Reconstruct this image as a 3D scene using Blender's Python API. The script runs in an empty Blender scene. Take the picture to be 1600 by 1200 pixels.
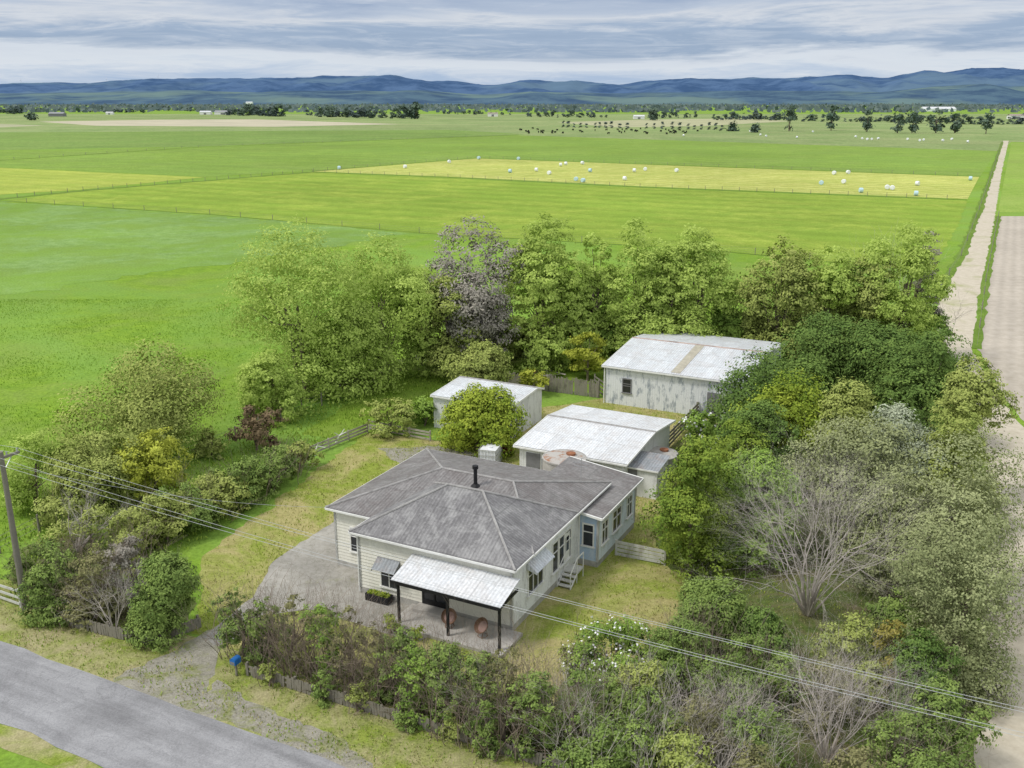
import bpy, math, random
import numpy as np
from mathutils import Vector, noise as mn
random.seed(7)
R=math.radians
SC=bpy.context.scene
COL=SC.collection
F=1500.0; CAMH=24.0; PIT=math.atan(440/1500); CP=math.cos(PIT); SP=math.sin(PIT)
def ray(px,py):
    u=(px-800)/F; v=(600-py)/F
    return Vector((u,CP+v*SP,-SP+v*CP))
def G(px,py,z=0.0):
    d=ray(px,py); t=(z-CAMH)/d.z
    return Vector((d.x*t,d.y*t,z))
def DEP(px,py): return CAMH/(-ray(px,py).z)
def HT(px,by,ty):
    vb=(600-by)/F; vt=(600-ty)/F; D=DEP(px,by)
    return (vt-vb)*D/(CP+vt*SP)
TH=math.atan2(-.452,.892)
EX=Vector((math.cos(TH),math.sin(TH),0)); EY=Vector((-math.sin(TH),math.cos(TH),0))
# ---------------------------------------------------------------- camera
cd=bpy.data.cameras.new('camera'); cam=bpy.data.objects.new('camera',cd); COL.objects.link(cam)
cam.location=(0,0,CAMH); cam.rotation_euler=(math.pi/2-PIT,0,0)
cd.sensor_width=36; cd.lens=36*F/1600; cd.clip_start=.5; cd.clip_end=60000
SC.camera=cam
SC.view_settings.view_transform='Standard'; SC.view_settings.look='None'; SC.view_settings.exposure=0
# ---------------------------------------------------------------- nodes
class NT:
    def __init__(s,nt): s.t=nt
    def n(s,ty,**k):
        x=s.t.nodes.new(ty)
        for a,b in k.items(): setattr(x,a,b)
        return x
    def l(s,a,b): s.t.links.new(a,b)
    def put(s,sock,v):
        if hasattr(v,'is_output') or isinstance(v,bpy.types.NodeSocket): s.l(v,sock)
        else: sock.default_value=v
    def math(s,op,a,b=0.0,c=None):
        x=s.n('ShaderNodeMath',operation=op); s.put(x.inputs[0],a); s.put(x.inputs[1],b)
        if c is not None: s.put(x.inputs[2],c)
        return x.outputs[0]
    def noise(s,vec,sc,det=4,ro=.6,dist=0):
        x=s.n('ShaderNodeTexNoise'); x.inputs['Scale'].default_value=sc; x.inputs['Detail'].default_value=det
        x.inputs['Roughness'].default_value=ro; x.inputs['Distortion'].default_value=dist
        if vec is not None: s.l(vec,x.inputs['Vector'])
        return x.outputs['Fac']
    def ramp(s,fac,stops):
        x=s.n('ShaderNodeValToRGB'); e=x.color_ramp.elements
        while len(e)<len(stops): e.new(.5)
        for i,(p,c) in enumerate(stops):
            e[i].position=p
            e[i].color=(c,c,c,1) if isinstance(c,(int,float)) else (*c,1)
        s.l(fac,x.inputs[0]); return x.outputs[0]
    def mix(s,f,a,b,mode='MIX'):
        x=s.n('ShaderNodeMix',data_type='RGBA',blend_type=mode)
        s.put(x.inputs[0],f)
        for i,v in ((6,a),(7,b)):
            if isinstance(v,tuple): x.inputs[i].default_value=(*v,1)
            else: s.l(v,x.inputs[i])
        return x.outputs[2]
    def scale(s,vec,v,rot=0):
        x=s.n('ShaderNodeMapping'); x.inputs['Scale'].default_value=v; x.inputs['Rotation'].default_value=(0,0,rot)
        s.l(vec,x.inputs[0]); return x.outputs[0]
    def bump(s,h,st,dist):
        x=s.n('ShaderNodeBump'); x.inputs['Strength'].default_value=st; x.inputs['Distance'].default_value=dist
        s.l(h,x.inputs['Height']); return x.outputs[0]
def newmat(name,rough=.9,spec=.2):
    m=bpy.data.materials.new(name); m.use_nodes=True; t=NT(m.node_tree); m.node_tree.nodes.clear()
    o=t.n('ShaderNodeOutputMaterial'); b=t.n('ShaderNodeBsdfPrincipled')
    b.inputs['Roughness'].default_value=rough; b.inputs['Specular IOR Level'].default_value=spec
    t.l(b.outputs[0],o.inputs[0]); tc=t.n('ShaderNodeTexCoord')
    return m,t,b,tc
def plain(name,c,rough=.8,var=.25,sc=3.0,spec=.2,metal=0):
    m,t,b,tc=newmat(name,rough,spec)
    f=t.noise(tc.outputs['Object'],sc,5,.65)
    k=t.ramp(f,[(.3,tuple(x*(1-var) for x in c)),(.7,tuple(min(1,x*(1+var)) for x in c))])
    t.l(k,b.inputs['Base Color']); b.inputs['Metallic'].default_value=metal
    return m
def grassmat(name,c1,c2,c3,s1=.9,s2=.12,s3=.015,stripe=None,mott=.5,bump=.5,c4=None,g=1.0):
    c1,c2,c3=(tuple(x*g for x in q) for q in (c1,c2,c3))
    m,t,b,tc=newmat(name,1,.05); O=tc.outputs['Object']
    n1=t.noise(O,s1,7,.75); n2=t.noise(O,s2,6,.68,.5); n3=t.noise(O,s3,5,.65)
    a=t.ramp(n1,[(.36,c1),(.62,c2)])
    a=t.mix(t.ramp(n2,[(.42,0),(.62,mott)]),a,c3)
    if c4: a=t.mix(t.ramp(t.noise(O,s3*2.3,7,.7,1.0),[(.45,0),(.6,.8)]),a,tuple(x*g for x in c4))
    a=t.mix(1.0,a,t.ramp(n3,[(.3,.82),(.7,1.14)]),'MULTIPLY')
    n4=t.noise(O,s1*7,4,.75)
    a=t.mix(1.0,a,t.ramp(n4,[(.3,.68),(.7,1.28)]),'MULTIPLY')
    if stripe:
        ang,per,st=stripe
        mp=t.n('ShaderNodeMapping'); mp.inputs['Rotation'].default_value=(0,0,ang); t.l(O,mp.inputs[0])
        sx=t.n('ShaderNodeSeparateXYZ'); t.l(mp.outputs[0],sx.inputs[0])
        w=t.math('SINE',t.math('ADD',t.math('MULTIPLY',sx.outputs[0],2*math.pi/per),t.math('MULTIPLY',n2,6.0)))
        w=t.math('MULTIPLY_ADD',w,.16,t.math('MULTIPLY',n1,.85))
        w=t.ramp(w,[(.15,1-st),(.7,1+st*.5)])
        a=t.mix(1.0,a,w,'MULTIPLY')
    t.l(a,b.inputs['Base Color'])
    if bump: t.l(t.bump(n4,bump,.08),b.inputs['Normal'])
    return m
def leafmat(name,dark,light,trans=.3,g=1.0):
    dark=tuple(min(.8,x*g*1.25) for x in dark); light=tuple(min(.82,x*g*1.05) for x in light)
    m=bpy.data.materials.new(name); m.use_nodes=True; t=NT(m.node_tree); m.node_tree.nodes.clear()
    o=t.n('ShaderNodeOutputMaterial'); at=t.n('ShaderNodeAttribute',attribute_name='tint')
    c=t.ramp(at.outputs['Fac'],[(.1,dark),(.8,light)])
    d=t.n('ShaderNodeBsdfDiffuse'); t.l(c,d.inputs[0])
    if trans>0:
        tr=t.n('ShaderNodeBsdfTranslucent'); mx=t.n('ShaderNodeMixShader'); t.l(c,tr.inputs[0]); mx.inputs[0].default_value=trans
        t.l(d.outputs[0],mx.inputs[1]); t.l(tr.outputs[0],mx.inputs[2]); t.l(mx.outputs[0],o.inputs[0])
    else: t.l(d.outputs[0],o.inputs[0])
    return m
def metalroof(name,c,var,rust=(.25,.1,.05),ramt=.2,sheet=.8,pitch=.152,rough=.6):
    m,t,b,tc=newmat(name,rough,.3); U=tc.outputs['UV']
    sx=t.n('ShaderNodeSeparateXYZ'); t.l(U,sx.inputs[0])
    cell=t.math('FLOOR',t.math('DIVIDE',sx.outputs[0],sheet)); row=t.math('FLOOR',t.math('DIVIDE',sx.outputs[1],2.6))
    wn=t.n('ShaderNodeTexWhiteNoise',noise_dimensions='2D'); cb=t.n('ShaderNodeCombineXYZ'); t.l(cell,cb.inputs[0]); t.l(row,cb.inputs[1]); t.l(cb.outputs[0],wn.inputs[0])
    st=t.noise(t.scale(U,(2.2,.9,1)),1.6,7,.75); bl=t.noise(U,.9,7,.75,.5); fine=t.noise(U,6,4,.7)
    a=t.ramp(st,[(.32,tuple(x*(1-var) for x in c)),(.68,tuple(x*(1+var) for x in c))])
    a=t.mix(1.0,a,t.ramp(wn.outputs[0],[(0,.92),(1,1.07)]),'MULTIPLY')
    a=t.mix(t.ramp(bl,[(.47,0),(.60,ramt)]),a,rust)
    a=t.mix(1.0,a,t.ramp(fine,[(.3,.78),(.7,1.2)]),'MULTIPLY')
    corr=t.math('SINE',t.math('MULTIPLY',sx.outputs[0],2*math.pi/pitch))
    seam=t.math('LESS_THAN',t.math('FRACT',t.math('DIVIDE',sx.outputs[0],sheet)),.07)
    a=t.mix(t.math('MULTIPLY',seam,.22),a,tuple(x*.45 for x in c))
    rs=t.math('LESS_THAN',t.math('FRACT',t.math('DIVIDE',sx.outputs[1],2.6)),.03)
    a=t.mix(t.math('MULTIPLY',rs,.35),a,tuple(x*.5 for x in c))
    a=t.mix(1.0,a,t.ramp(t.math('MULTIPLY_ADD',corr,.5,.5),[(0,.88),(1,1.05)]),'MULTIPLY')
    t.l(a,b.inputs['Base Color']); t.l(t.bump(corr,.5,.02),b.inputs['Normal'])
    return m
def wallpaint(name,c,stain,amt,pitch=None):
    m,t,b,tc=newmat(name,.7,.2); O=tc.outputs['Object']
    st=t.noise(t.scale(O,(1.3,1.3,.5)),1.7,7,.72); fine=t.noise(O,9,4,.7)
    a=t.mix(t.ramp(st,[(.5,0),(.62,amt)]),c,stain)
    a=t.mix(1.0,a,t.ramp(fine,[(.3,.88),(.7,1.06)]),'MULTIPLY')
    t.l(a,b.inputs['Base Color'])
    if pitch:
        sx=t.n('ShaderNodeSeparateXYZ'); t.l(O,sx.inputs[0])
        w=t.math('SINE',t.math('MULTIPLY',t.math('ADD',sx.outputs[0],sx.outputs[1]),2*math.pi/pitch))
        t.l(t.bump(w,.35,.02),b.inputs['Normal'])
    return m
M={}
M['cream']=wallpaint('cream_weatherboard_paint',(.78,.765,.68),(.6,.58,.51),.3)
M['white_old']=wallpaint('flaking_white_paint',(.79,.80,.79),(.42,.41,.39),.5)
M['white_blue']=wallpaint('flaking_blue_white_paint',(.70,.77,.84),(.45,.45,.44),.55)
M['blue_old']=wallpaint('faded_blue_paint',(.44,.57,.72),(.7,.71,.71),.45)
M['trim']=plain('white_trim_paint',(.78,.78,.75),.5,.1)
M['greytrim']=plain('grey_trim_paint',(.2,.2,.21),.5,.2)
M['black']=plain('black_painted_timber',(.02,.02,.022),.5,.3)
M['found']=plain('concrete_foundation',(.42,.41,.38),.9,.25)
M['roof_old']=metalroof('weathered_grey_corrugated_iron',(.195,.19,.192),.3,(.34,.335,.33),.75,pitch=.19)
M['roof_wing']=metalroof('brown_grey_corrugated_iron',(.225,.215,.21),.3,(.145,.125,.12),.6,pitch=.19)
M['roof_white']=metalroof('white_corrugated_iron',(.70,.72,.74),.07,(.52,.47,.43),.35,pitch=.19)
M['roof_silver']=metalroof('silver_corrugated_iron',(.66,.69,.72),.07,(.52,.48,.46),.4,pitch=.19)
M['roof_grey']=metalroof('grey_corrugated_iron',(.3,.32,.34),.2,(.3,.22,.18),.4,pitch=.19)
M['roof_red']=metalroof('dull_red_corrugated_iron',(.33,.25,.22),.3,(.4,.38,.36),.6,pitch=.19)
M['skylight']=plain('aged_translucent_sheet',(.44,.41,.33),.6,.2)
M['ridge']=plain('ridge_cap_metal',(.33,.32,.31),.6,.3)
M['rustcap']=plain('faded_rust_ridge_metal',(.42,.33,.29),.8,.4,1.5)
M['rusty']=plain('rusty_iron',(.3,.13,.07),.9,.5,2)
m,t,b,tc=newmat('rust_stained_lid',.8); n1=t.noise(tc.outputs['Object'],1.3,5,.7); t.l(t.ramp(n1,[(.5,(.44,.42,.39)),(.6,(.33,.18,.11))]),b.inputs['Base Color']); M['rustlid']=m
M['barnwall']=wallpaint('peeling_white_iron',(.72,.74,.76),(.24,.28,.33),.85,.2)
M['shedwall']=wallpaint('white_painted_iron',(.74,.75,.74),(.45,.45,.44),.5,.2)
m,t,b,tc=newmat('window_glass',.08,.6); b.inputs['Base Color'].default_value=(.02,.024,.03,1); M['glass']=m
M['fence']=wallpaint('weathered_grey_timber',(.25,.23,.19),(.12,.11,.085),.7)
M['palefence']=wallpaint('pale_weathered_timber',(.4,.37,.31),(.2,.18,.14),.6)
M['whitefence']=wallpaint('old_white_timber',(.58,.58,.54),(.3,.27,.22),.6)
M['pole']=wallpaint('grey_pole_timber',(.22,.2,.17),(.12,.11,.1),.5)
M['wire']=plain('aluminium_wire',(.45,.46,.48),.5,.05)
M['bark']=plain('grey_bark',(.2,.16,.125),.95,.4,2)
M['deadwood']=plain('bleached_dead_wood',(.50,.45,.41),.9,.3,1)
M['twig']=plain('brown_twigs',(.24,.19,.15),.9,.3,1)
M['concrete']=plain('old_concrete',(.42,.4,.37),.9,.25,1.5)
M['balew']=plain('white_bale_wrap',(.80,.82,.84),.4,.04)
M['baleb']=plain('pale_blue_bale_wrap',(.50,.67,.75),.4,.05)
M['cow']=plain('black_cow_hide',(.012,.012,.012),.8,.3)
M['blue']=plain('blue_plastic',(.02,.14,.42),.5,.1)
M['red']=plain('faded_red_paint',(.22,.04,.035),.6,.4)
M['ibc']=plain('white_plastic_tank',(.78,.8,.81),.4,.05)
M['galv']=plain('galvanised_steel',(.5,.51,.52),.4,.1,3,.4,.6)
M['cane']=plain('brown_cane',(.2,.12,.08),.7,.3,8)
M['pink']=plain('dusty_pink_cushion',(.36,.24,.21),.9,.15)
# foliage
L={}
def lm(k,d,l,tr=.3,g=1.5): L[k]=leafmat(k+'_leaves',d,l,tr,g)
lm('willow',(.17,.225,.05),(.33,.41,.105),.3,1.55)
lm('olive',(.12,.15,.036),(.245,.275,.08),0,1.5)
lm('green',(.08,.135,.026),(.19,.275,.055),0,1.42)
lm('dark',(.045,.08,.022),(.125,.185,.045),0,1.38)
lm('yellow',(.17,.19,.025),(.38,.41,.07),.2,1.35)
lm('citrus',(.085,.13,.017),(.27,.325,.045),0,1.3)
lm('gloss',(.06,.10,.017),(.19,.245,.04),0,1.38)
lm('mauve',(.13,.12,.10),(.26,.24,.205),0,1.4)
lm('red',(.10,.07,.04),(.20,.15,.09),0,1.2)
lm('silver',(.14,.16,.105),(.31,.34,.24),0,1.35)
lm('grey',(.10,.115,.05),(.225,.245,.12),0,1.48)
lm('hedge',(.065,.10,.027),(.17,.23,.06),0,1.4)
lm('brown',(.09,.09,.038),(.19,.185,.085),0,1.35)
lm('conifer',(.12,.11,.025),(.27,.235,.065),0,1.3)
lm('flower',(.7,.72,.65),(.82,.82,.78),0,1)
lm('hazegreen',(.065,.10,.075),(.135,.18,.13),0,1)  # distance haze put into the leaf colour, greyer and lighter
lm('hazeblue',(.07,.10,.10),(.13,.165,.15),0,1)  # bluish distance haze put into the leaf colour
lm('grassy',(.17,.22,.03),(.36,.42,.08),0,1.0)
lm('straw',(.24,.23,.08),(.5,.46,.22),0,.95)
lm('paddock',(.14,.245,.022),(.25,.39,.045),0,1)
lm('rough',(.16,.25,.03),(.30,.40,.07),0,1.0)
# ---------------------------------------------------------------- mesh helpers
class MB:
    def __init__(s): s.V=[]; s.F=[]; s.U=[]
    def face(s,pts,uv=None):
        i=len(s.V); s.V+= [tuple(p) for p in pts]; s.F.append(tuple(range(i,i+len(pts))))
        s.U+= uv if uv else [(p[0],p[1]) for p in pts]
    def box(s,x0,x1,y0,y1,z0,z1):
        p=[(x,y,z) for z in (z0,z1) for y in (y0,y1) for x in (x0,x1)]
        for f in ((0,2,3,1),(4,5,7,6),(0,1,5,4),(2,6,7,3),(0,4,6,2),(1,3,7,5)): s.face([p[k] for k in f])
        return s
    def obox(s,c,a,b,d):
        c,a,b,d=map(Vector,(c,a,b,d))
        p=[c+x*a+y*b+z*d for z in (-1,1) for y in (-1,1) for x in (-1,1)]
        for f in ((0,2,3,1),(4,5,7,6),(0,1,5,4),(2,6,7,3),(0,4,6,2),(1,3,7,5)): s.face([p[k] for k in f])
        return s
    def beam(s,p0,p1,w,h):
        p0,p1=Vector(p0),Vector(p1); d=(p1-p0); ln=d.length; d=d/ln
        sd=d.cross(Vector((0,0,1)))
        if sd.length<.01: sd=Vector((1,0,0))
        sd.normalize(); up=sd.cross(d)
        return s.obox((p0+p1)/2,d*ln/2,sd*w/2,up*h/2)
    def tube(s,p0,p1,r0,r1,n=8,cap=True):
        p0,p1=Vector(p0),Vector(p1); d=(p1-p0).normalized()
        a=d.cross(Vector((0,0,1)))
        if a.length<.05: a=d.cross(Vector((1,0,0)))
        a.normalize(); b=d.cross(a)
        A=[p0+(a*math.cos(2*math.pi*k/n)+b*math.sin(2*math.pi*k/n))*r0 for k in range(n)]
        B=[p1+(a*math.cos(2*math.pi*k/n)+b*math.sin(2*math.pi*k/n))*r1 for k in range(n)]
        for k in range(n):
            j=(k+1)%n; s.face([A[k],B[k],B[j],A[j]])
        if cap: s.face(A); s.face(B[::-1])
        return s
    def lathe(s,prof,n=20,c=(0,0,0)):
        for (r0,z0),(r1,z1) in zip(prof,prof[1:]):
            for k in range(n):
                a0=2*math.pi*k/n; a1=2*math.pi*(k+1)/n
                q=[(c[0]+r*math.cos(a),c[1]+r*math.sin(a),c[2]+z) for r,z,a in ((r0,z0,a0),(r0,z0,a1),(r1,z1,a1),(r1,z1,a0))]
                if r0<1e-6: q=q[1:]
                elif r1<1e-6: q=q[:3]
                s.face(q)
        return s
    def build(s,name,mat,parent=None,label=None):
        me=bpy.data.meshes.new(name); me.from_pydata(s.V,[],s.F); 
        uv=me.uv_layers.new(name='UVMap'); uv.data.foreach_set('uv',[c for u in s.U for c in u])
        if mat: me.materials.append(mat)
        o=bpy.data.objects.new(name,me); COL.objects.link(o)
        if parent: o.parent=parent
        if label: o['label']=label
        return o
def tag(o,label,cat,group=None):
    o['label']=label; o['category']=cat
    if group: o['group']=group
    return o
def thing(name,label,cat,loc=(0,0,0),rz=0,group=None):
    o=bpy.data.objects.new(name,None); COL.objects.link(o); o.location=loc; o.rotation_euler=(0,0,rz)
    o.empty_display_size=.3
    return tag(o,label,cat,group)
def copytree(r,parent=None):
    c=r.copy(); COL.objects.link(c); c.parent=parent
    for ch in r.children: copytree(ch,c)
    return c
def ragged(pts,step,amp):
    out=[]
    for a,b in zip(pts,pts[1:]+pts[:1]):
        a=Vector((a[0],a[1],0)); b=Vector((b[0],b[1],0)); l=(b-a).length
        if l<.01: continue
        k=max(1,min(90,int(l/step))); n=Vector((-(b-a).y,(b-a).x,0))/l
        for i in range(k):
            p=a+(b-a)*(i/k); q=mn.noise(p*.45)+.7*mn.noise(p*1.7+Vector((9,3,0))); out.append(p+n*q*amp)
    return out
def sheet(name,px,mat,z,kind='structure',world=False,rag=0,step=.5):
    z=z*.3
    pts=px if world else [G(*p) for p in px]
    if rag: pts=ragged(pts,step,rag)
    b=MB(); b.face([(p[0],p[1],z) for p in pts]); o=b.build(name,mat); o['kind']=kind
    if o.data.polygons[0].normal.z<0: o.data.flip_normals()
    return o
def leafmesh(name,P,out,S,tint,rng,upright=False,aspect=.55):
    N=len(P)
    rnd=rng.normal(size=(N,3))
    if upright:
        n=rnd.copy(); n[:,2]*=.15; a=np.zeros((N,3)); a[:,2]=1; a+=rng.normal(size=(N,3))*.3
    else:
        n=out*1.0+rnd*.3; a=np.cross(n,rng.normal(size=(N,3)))
    n/=np.linalg.norm(n,axis=1)[:,None]+1e-9; a/=np.linalg.norm(a,axis=1)[:,None]+1e-9
    b=np.cross(n,a); b/=np.linalg.norm(b,axis=1)[:,None]+1e-9
    s=S[:,None]
    V=np.stack([P+a*s*.5,P+b*s*aspect*.5,P-a*s*.5,P-b*s*aspect*.5],1).reshape(-1,3)
    me=bpy.data.meshes.new(name); me.vertices.add(4*N); me.loops.add(4*N); me.polygons.add(N)
    me.vertices.foreach_set('co',V.ravel().astype(np.float32)); me.loops.foreach_set('vertex_index',np.arange(4*N,dtype=np.int32))
    me.polygons.foreach_set('loop_start',np.arange(0,4*N,4,dtype=np.int32))
    at=me.attributes.new('tint','FLOAT','FACE'); at.data.foreach_set('value',np.clip(tint,0,1).astype(np.float32))
    me.update(calc_edges=True); return me
def unit(v): return v/(np.linalg.norm(v,axis=-1,keepdims=True)+1e-9)
def crown(H,Rr,z0,rng,ls,dens=1.0,lobes=8,lr=.45,vert=1.0,cap=25000,clf=.13):
    zb=z0*H; zc=(zb+H)/2; hz=(H-zb)/2; rl=lr*min(Rr,hz*1.1)
    d=unit(rng.normal(size=(lobes,3))); mag=rng.uniform(.6,1.05,size=(lobes,1))
    LC=d*mag*np.array([max(Rr-rl*.75,.05),max(Rr-rl*.75,.05),max(hz-rl*.9,.05)])+np.array([0,0,zc])
    LC[0]=[rng.normal()*Rr*.12,rng.normal()*Rr*.12,H-rl*.95]
    nb=max(2,lobes//4)
    for i in range(1,1+nb):
        a=rng.uniform(0,6.28); LC[i]=[math.cos(a)*Rr*.55,math.sin(a)*Rr*.55,zb+rl*.7]
    LR=rl*rng.uniform(.75,1.25,size=lobes)
    area=4*math.pi*rl*rl*lobes*.6
    N=int(min(cap,dens*1.65*area/(ls*ls*.45)))
    cr=max(clf*Rr,ls*1.2); per=26; nc=max(12,N//per)
    li=rng.integers(0,lobes,nc); cdv=rng.normal(size=(nc,3)); cdv[:,2]+=.3; cdv=unit(cdv)
    rad=np.where(rng.random(nc)<.85,rng.uniform(.82,1.08,nc),rng.uniform(.3,.8,nc))
    CC=LC[li]+cdv*(LR[li]*rad)[:,None]*np.array([1,1,vert])
    ct=rng.random(nc)*.6+rng.random(lobes)[li]*.4
    k=np.repeat(np.arange(nc),per); n=len(k)
    off=rng.normal(size=(n,3))*cr*.5*np.array([1,1,.6]); P=CC[k]+off
    out=unit(cdv[k]+unit(off)*.4+np.array([0,-.1,.42]))
    P[:,2]=np.maximum(P[:,2],.03*H)
    tint=ct[k]*.8+rng.random(n)*.2
    S=ls*rng.uniform(.7,1.3,n)
    return P,out,S,tint,LC
def branch(mb,p,d,L0,r,depth,rng,spread=.5,up=.12,n=4,kids=(2,4)):
    segs=3 if depth>1 else 2
    for i in range(segs):
        d=(d+Vector(rng.normal(size=3)*.16)+Vector((0,0,up))*.5).normalized()
        q=p+d*(L0/segs); r2=r*.86; mb.tube(p,q,r,r2,n,False); p=q; r=r2
        if depth>0 and i<segs-1 and rng.random()<.6:
            dd=(d+Vector(rng.normal(size=3)*spread*1.2)).normalized(); branch(mb,p,dd,L0*.6,r*.5,depth-1,rng,spread,up,n,kids)
    if depth>0:
        for k in range(int(rng.integers(*kids))):
            dd=(d+Vector(rng.normal(size=3)*spread)).normalized()
            branch(mb,p,dd,L0*rng.uniform(.6,.85),r*.66,depth-1,rng,spread,up,n,kids)
STY={ # z0, dens, lobes, lr, vert, stems
 'round':(.02,1.2,12,.5,1,1),'dense':(.0,1.5,12,.52,1,1),'willow':(.02,1.1,24,.37,1.3,3),'airy':(.12,.8,15,.36,1,2),
 'col':(.02,1.1,15,.6,1.3,2),'thin':(.08,.6,14,.42,1.3,3),'shrub':(.0,1.2,9,.5,1,0),'hedge':(.0,1.0,13,.42,1,0),'layer':(.12,1.0,16,.32,.5,1)}
seedc=[100]
def tree(name,label,cat,bx,by,ty,hw,sty,col,group=None,mult=1.0,twigs=0,flowers=0,stemmat='bark',far=False):
    seedc[0]+=1; rng=np.random.default_rng(seedc[0])
    base=G(bx,by); D=DEP(bx,by); H=max(.4,HT(bx,by,ty)*.99); Rr=hw*D/F*1.12
    z0,dens,lobes,lr,vert,stems=STY[sty]
    ls=max(.12,2.9*D/960)*(1 if D<400 else 1.1)
    t=thing(name,label,cat,base,0,group)
    P,out,S,ti,LC=crown(H,Rr,z0,rng,ls,dens*mult,lobes,lr,vert)
    big=H>2.4 and sty not in('shrub','hedge')
    me=leafmesh('crown' if big else 'foliage',P,out,S,ti,rng); me.materials.append(L[col])
    o=bpy.data.objects.new('crown' if big else 'foliage',me); COL.objects.link(o); o.parent=t
    mb=MB(); r=.02*H+.03
    ns=max(1,stems)
    for s in range(ns):
        a=rng.uniform(0,6.28); b0=Vector((math.cos(a),math.sin(a),0))*(r*1.2 if ns>1 else 0)
        tgt=Vector(LC[rng.integers(0,len(LC))]); top=Vector((tgt.x*.35,tgt.y*.35,H*.6))
        midp=b0+(top-b0)*.5+Vector((rng.normal()*.15,rng.normal()*.15,0))
        mb.tube(b0-Vector((0,0,.1)),midp,r/ns**.4,r*.7/ns**.4,7); mb.tube(midp,top,r*.7/ns**.4,r*.3,7)
        for k in range(6):
            q=Vector(LC[rng.integers(0,len(LC))]); f=rng.uniform(.25,.95); s0=b0+(top-b0)*f
            q=s0+(q-s0)*.95; mm=(s0+q)/2+Vector((0,0,-.05*H)); mb.tube(s0,mm,r*.35,r*.22,5,False); mb.tube(mm,q,r*.22,r*.08,5,False)
    mb.build('trunk' if big else 'stem',M['bark'],t)
    if twigs:
        tb=MB()
        for k in range(twigs):
            a=rng.uniform(0,6.28); rr=Rr*.85*math.sqrt(rng.random()); p=Vector((rr*math.cos(a),rr*math.sin(a),0))
            branch(tb,p,Vector((rng.normal()*.3,rng.normal()*.3,1)).normalized(),H*.54,.02,2,rng,.45,.2,3)
        tb.build('bare_twigs',M['twig'] if stemmat=='bark' else M[stemmat],t)
    if flowers:
        i=rng.choice(len(P),flowers); FP=P[i]+out[i]*.18
        fm=leafmesh('blossom',FP,out[i],np.full(flowers,ls*.95),rng.random(flowers),rng,aspect=.9); fm.materials.append(L['flower'])
        fo=bpy.data.objects.new('blossom',fm); COL.objects.link(fo); fo.parent=t
    return t
def bare(name,label,bx,by,ty,hw,stems,depth,mat='deadwood',lean=(0,0),r=.09,cat='tree',group=None,kids=(2,4),lf=.34,spr=.36,up=.06):
    seedc[0]+=1; rng=np.random.default_rng(seedc[0]); base=G(bx,by); D=DEP(bx,by); H=HT(bx,by,ty); Rr=hw*D/F
    t=thing(name,label,cat,base,0,group); tr=MB(); br=MB()
    for k in range(stems):
        a=2*math.pi*k/stems+rng.uniform(-.3,.3); sp=rng.uniform(.15,1.0)*Rr/H*1.1
        d=Vector((math.cos(a)*sp+lean[0],math.sin(a)*sp+lean[1],1)).normalized()
        p=Vector((math.cos(a),math.sin(a),0))*r*1.3; q=p+d*H*.2
        tr.tube(p-Vector((0,0,.15)),q,r*1.25,r*.9,7)
        branch(br,q,d,H*lf,r*.7,depth,rng,spr,up,4,kids)
    tr.build('trunk',M[mat],t); br.build('branches',M[mat],t); return t
# ---------------------------------------------------------------- world
w=bpy.data.worlds.new('World'); SC.world=w; w.use_nodes=True; t=NT(w.node_tree); w.node_tree.nodes.clear()
SUN_EL=R(54); SUN_AZ=R(-110)
o=t.n('ShaderNodeOutputWorld'); sky=t.n('ShaderNodeTexSky',sky_type='NISHITA'); sky.sun_disc=False
sky.sun_elevation=SUN_EL; sky.sun_rotation=SUN_AZ
b1=t.n('ShaderNodeBackground'); b1.inputs[1].default_value=.1; t.l(sky.outputs[0],b1.inputs[0])
tc=t.n('ShaderNodeTexCoord'); D_=tc.outputs['Generated']; sx=t.n('ShaderNodeSeparateXYZ'); t.l(D_,sx.inputs[0])
big=t.noise(t.scale(D_,(3.2,3.2,34)),1.0,7,.6,.8); fine=t.noise(t.scale(D_,(11,11,100)),1.0,7,.68,.6)
zz=t.math('ADD',sx.outputs[2],t.math('MULTIPLY',t.math('SUBTRACT',big,.5),.07))
zz=t.math('ADD',zz,t.math('MULTIPLY',t.math('SUBTRACT',fine,.5),.03))
zf=t.math('DIVIDE',zz,.2)
cr_=t.ramp(zf,[(0,(.40,.52,.70)),(.08,(.42,.54,.73)),(.17,(.70,.76,.84)),(.22,(.66,.72,.81)),(.28,(.32,.42,.58)),(.33,(.36,.46,.62)),(.39,(.66,.70,.77)),(.44,(.46,.54,.68)),(.50,(.33,.42,.59)),(.6,(.62,.68,.77)),(.8,(.7,.76,.86)),(1,(.95,.98,1.03))])
cr_=t.mix(t.ramp(fine,[(.48,0),(.72,.4)]),cr_,(.76,.80,.86))
b2=t.n('ShaderNodeBackground'); b2.inputs[1].default_value=1.0; t.l(cr_,b2.inputs[0])
mx=t.n('ShaderNodeMixShader'); mx.inputs[0].default_value=.92; t.l(b1.outputs[0],mx.inputs[1]); t.l(b2.outputs[0],mx.inputs[2]); t.l(mx.outputs[0],o.inputs[0])
sd=bpy.data.lights.new('sun','SUN'); sd.energy=2.1; sd.angle=R(13); sd.color=(1,.96,.89)
so=bpy.data.objects.new('sun',sd); COL.objects.link(so)
sdir=Vector((math.sin(SUN_AZ)*math.cos(SUN_EL),math.cos(SUN_AZ)*math.cos(SUN_EL),math.sin(SUN_EL)))
so.rotation_euler=(-sdir).to_track_quat('-Z','Y').to_euler(); so.location=(0,0,60)
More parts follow.
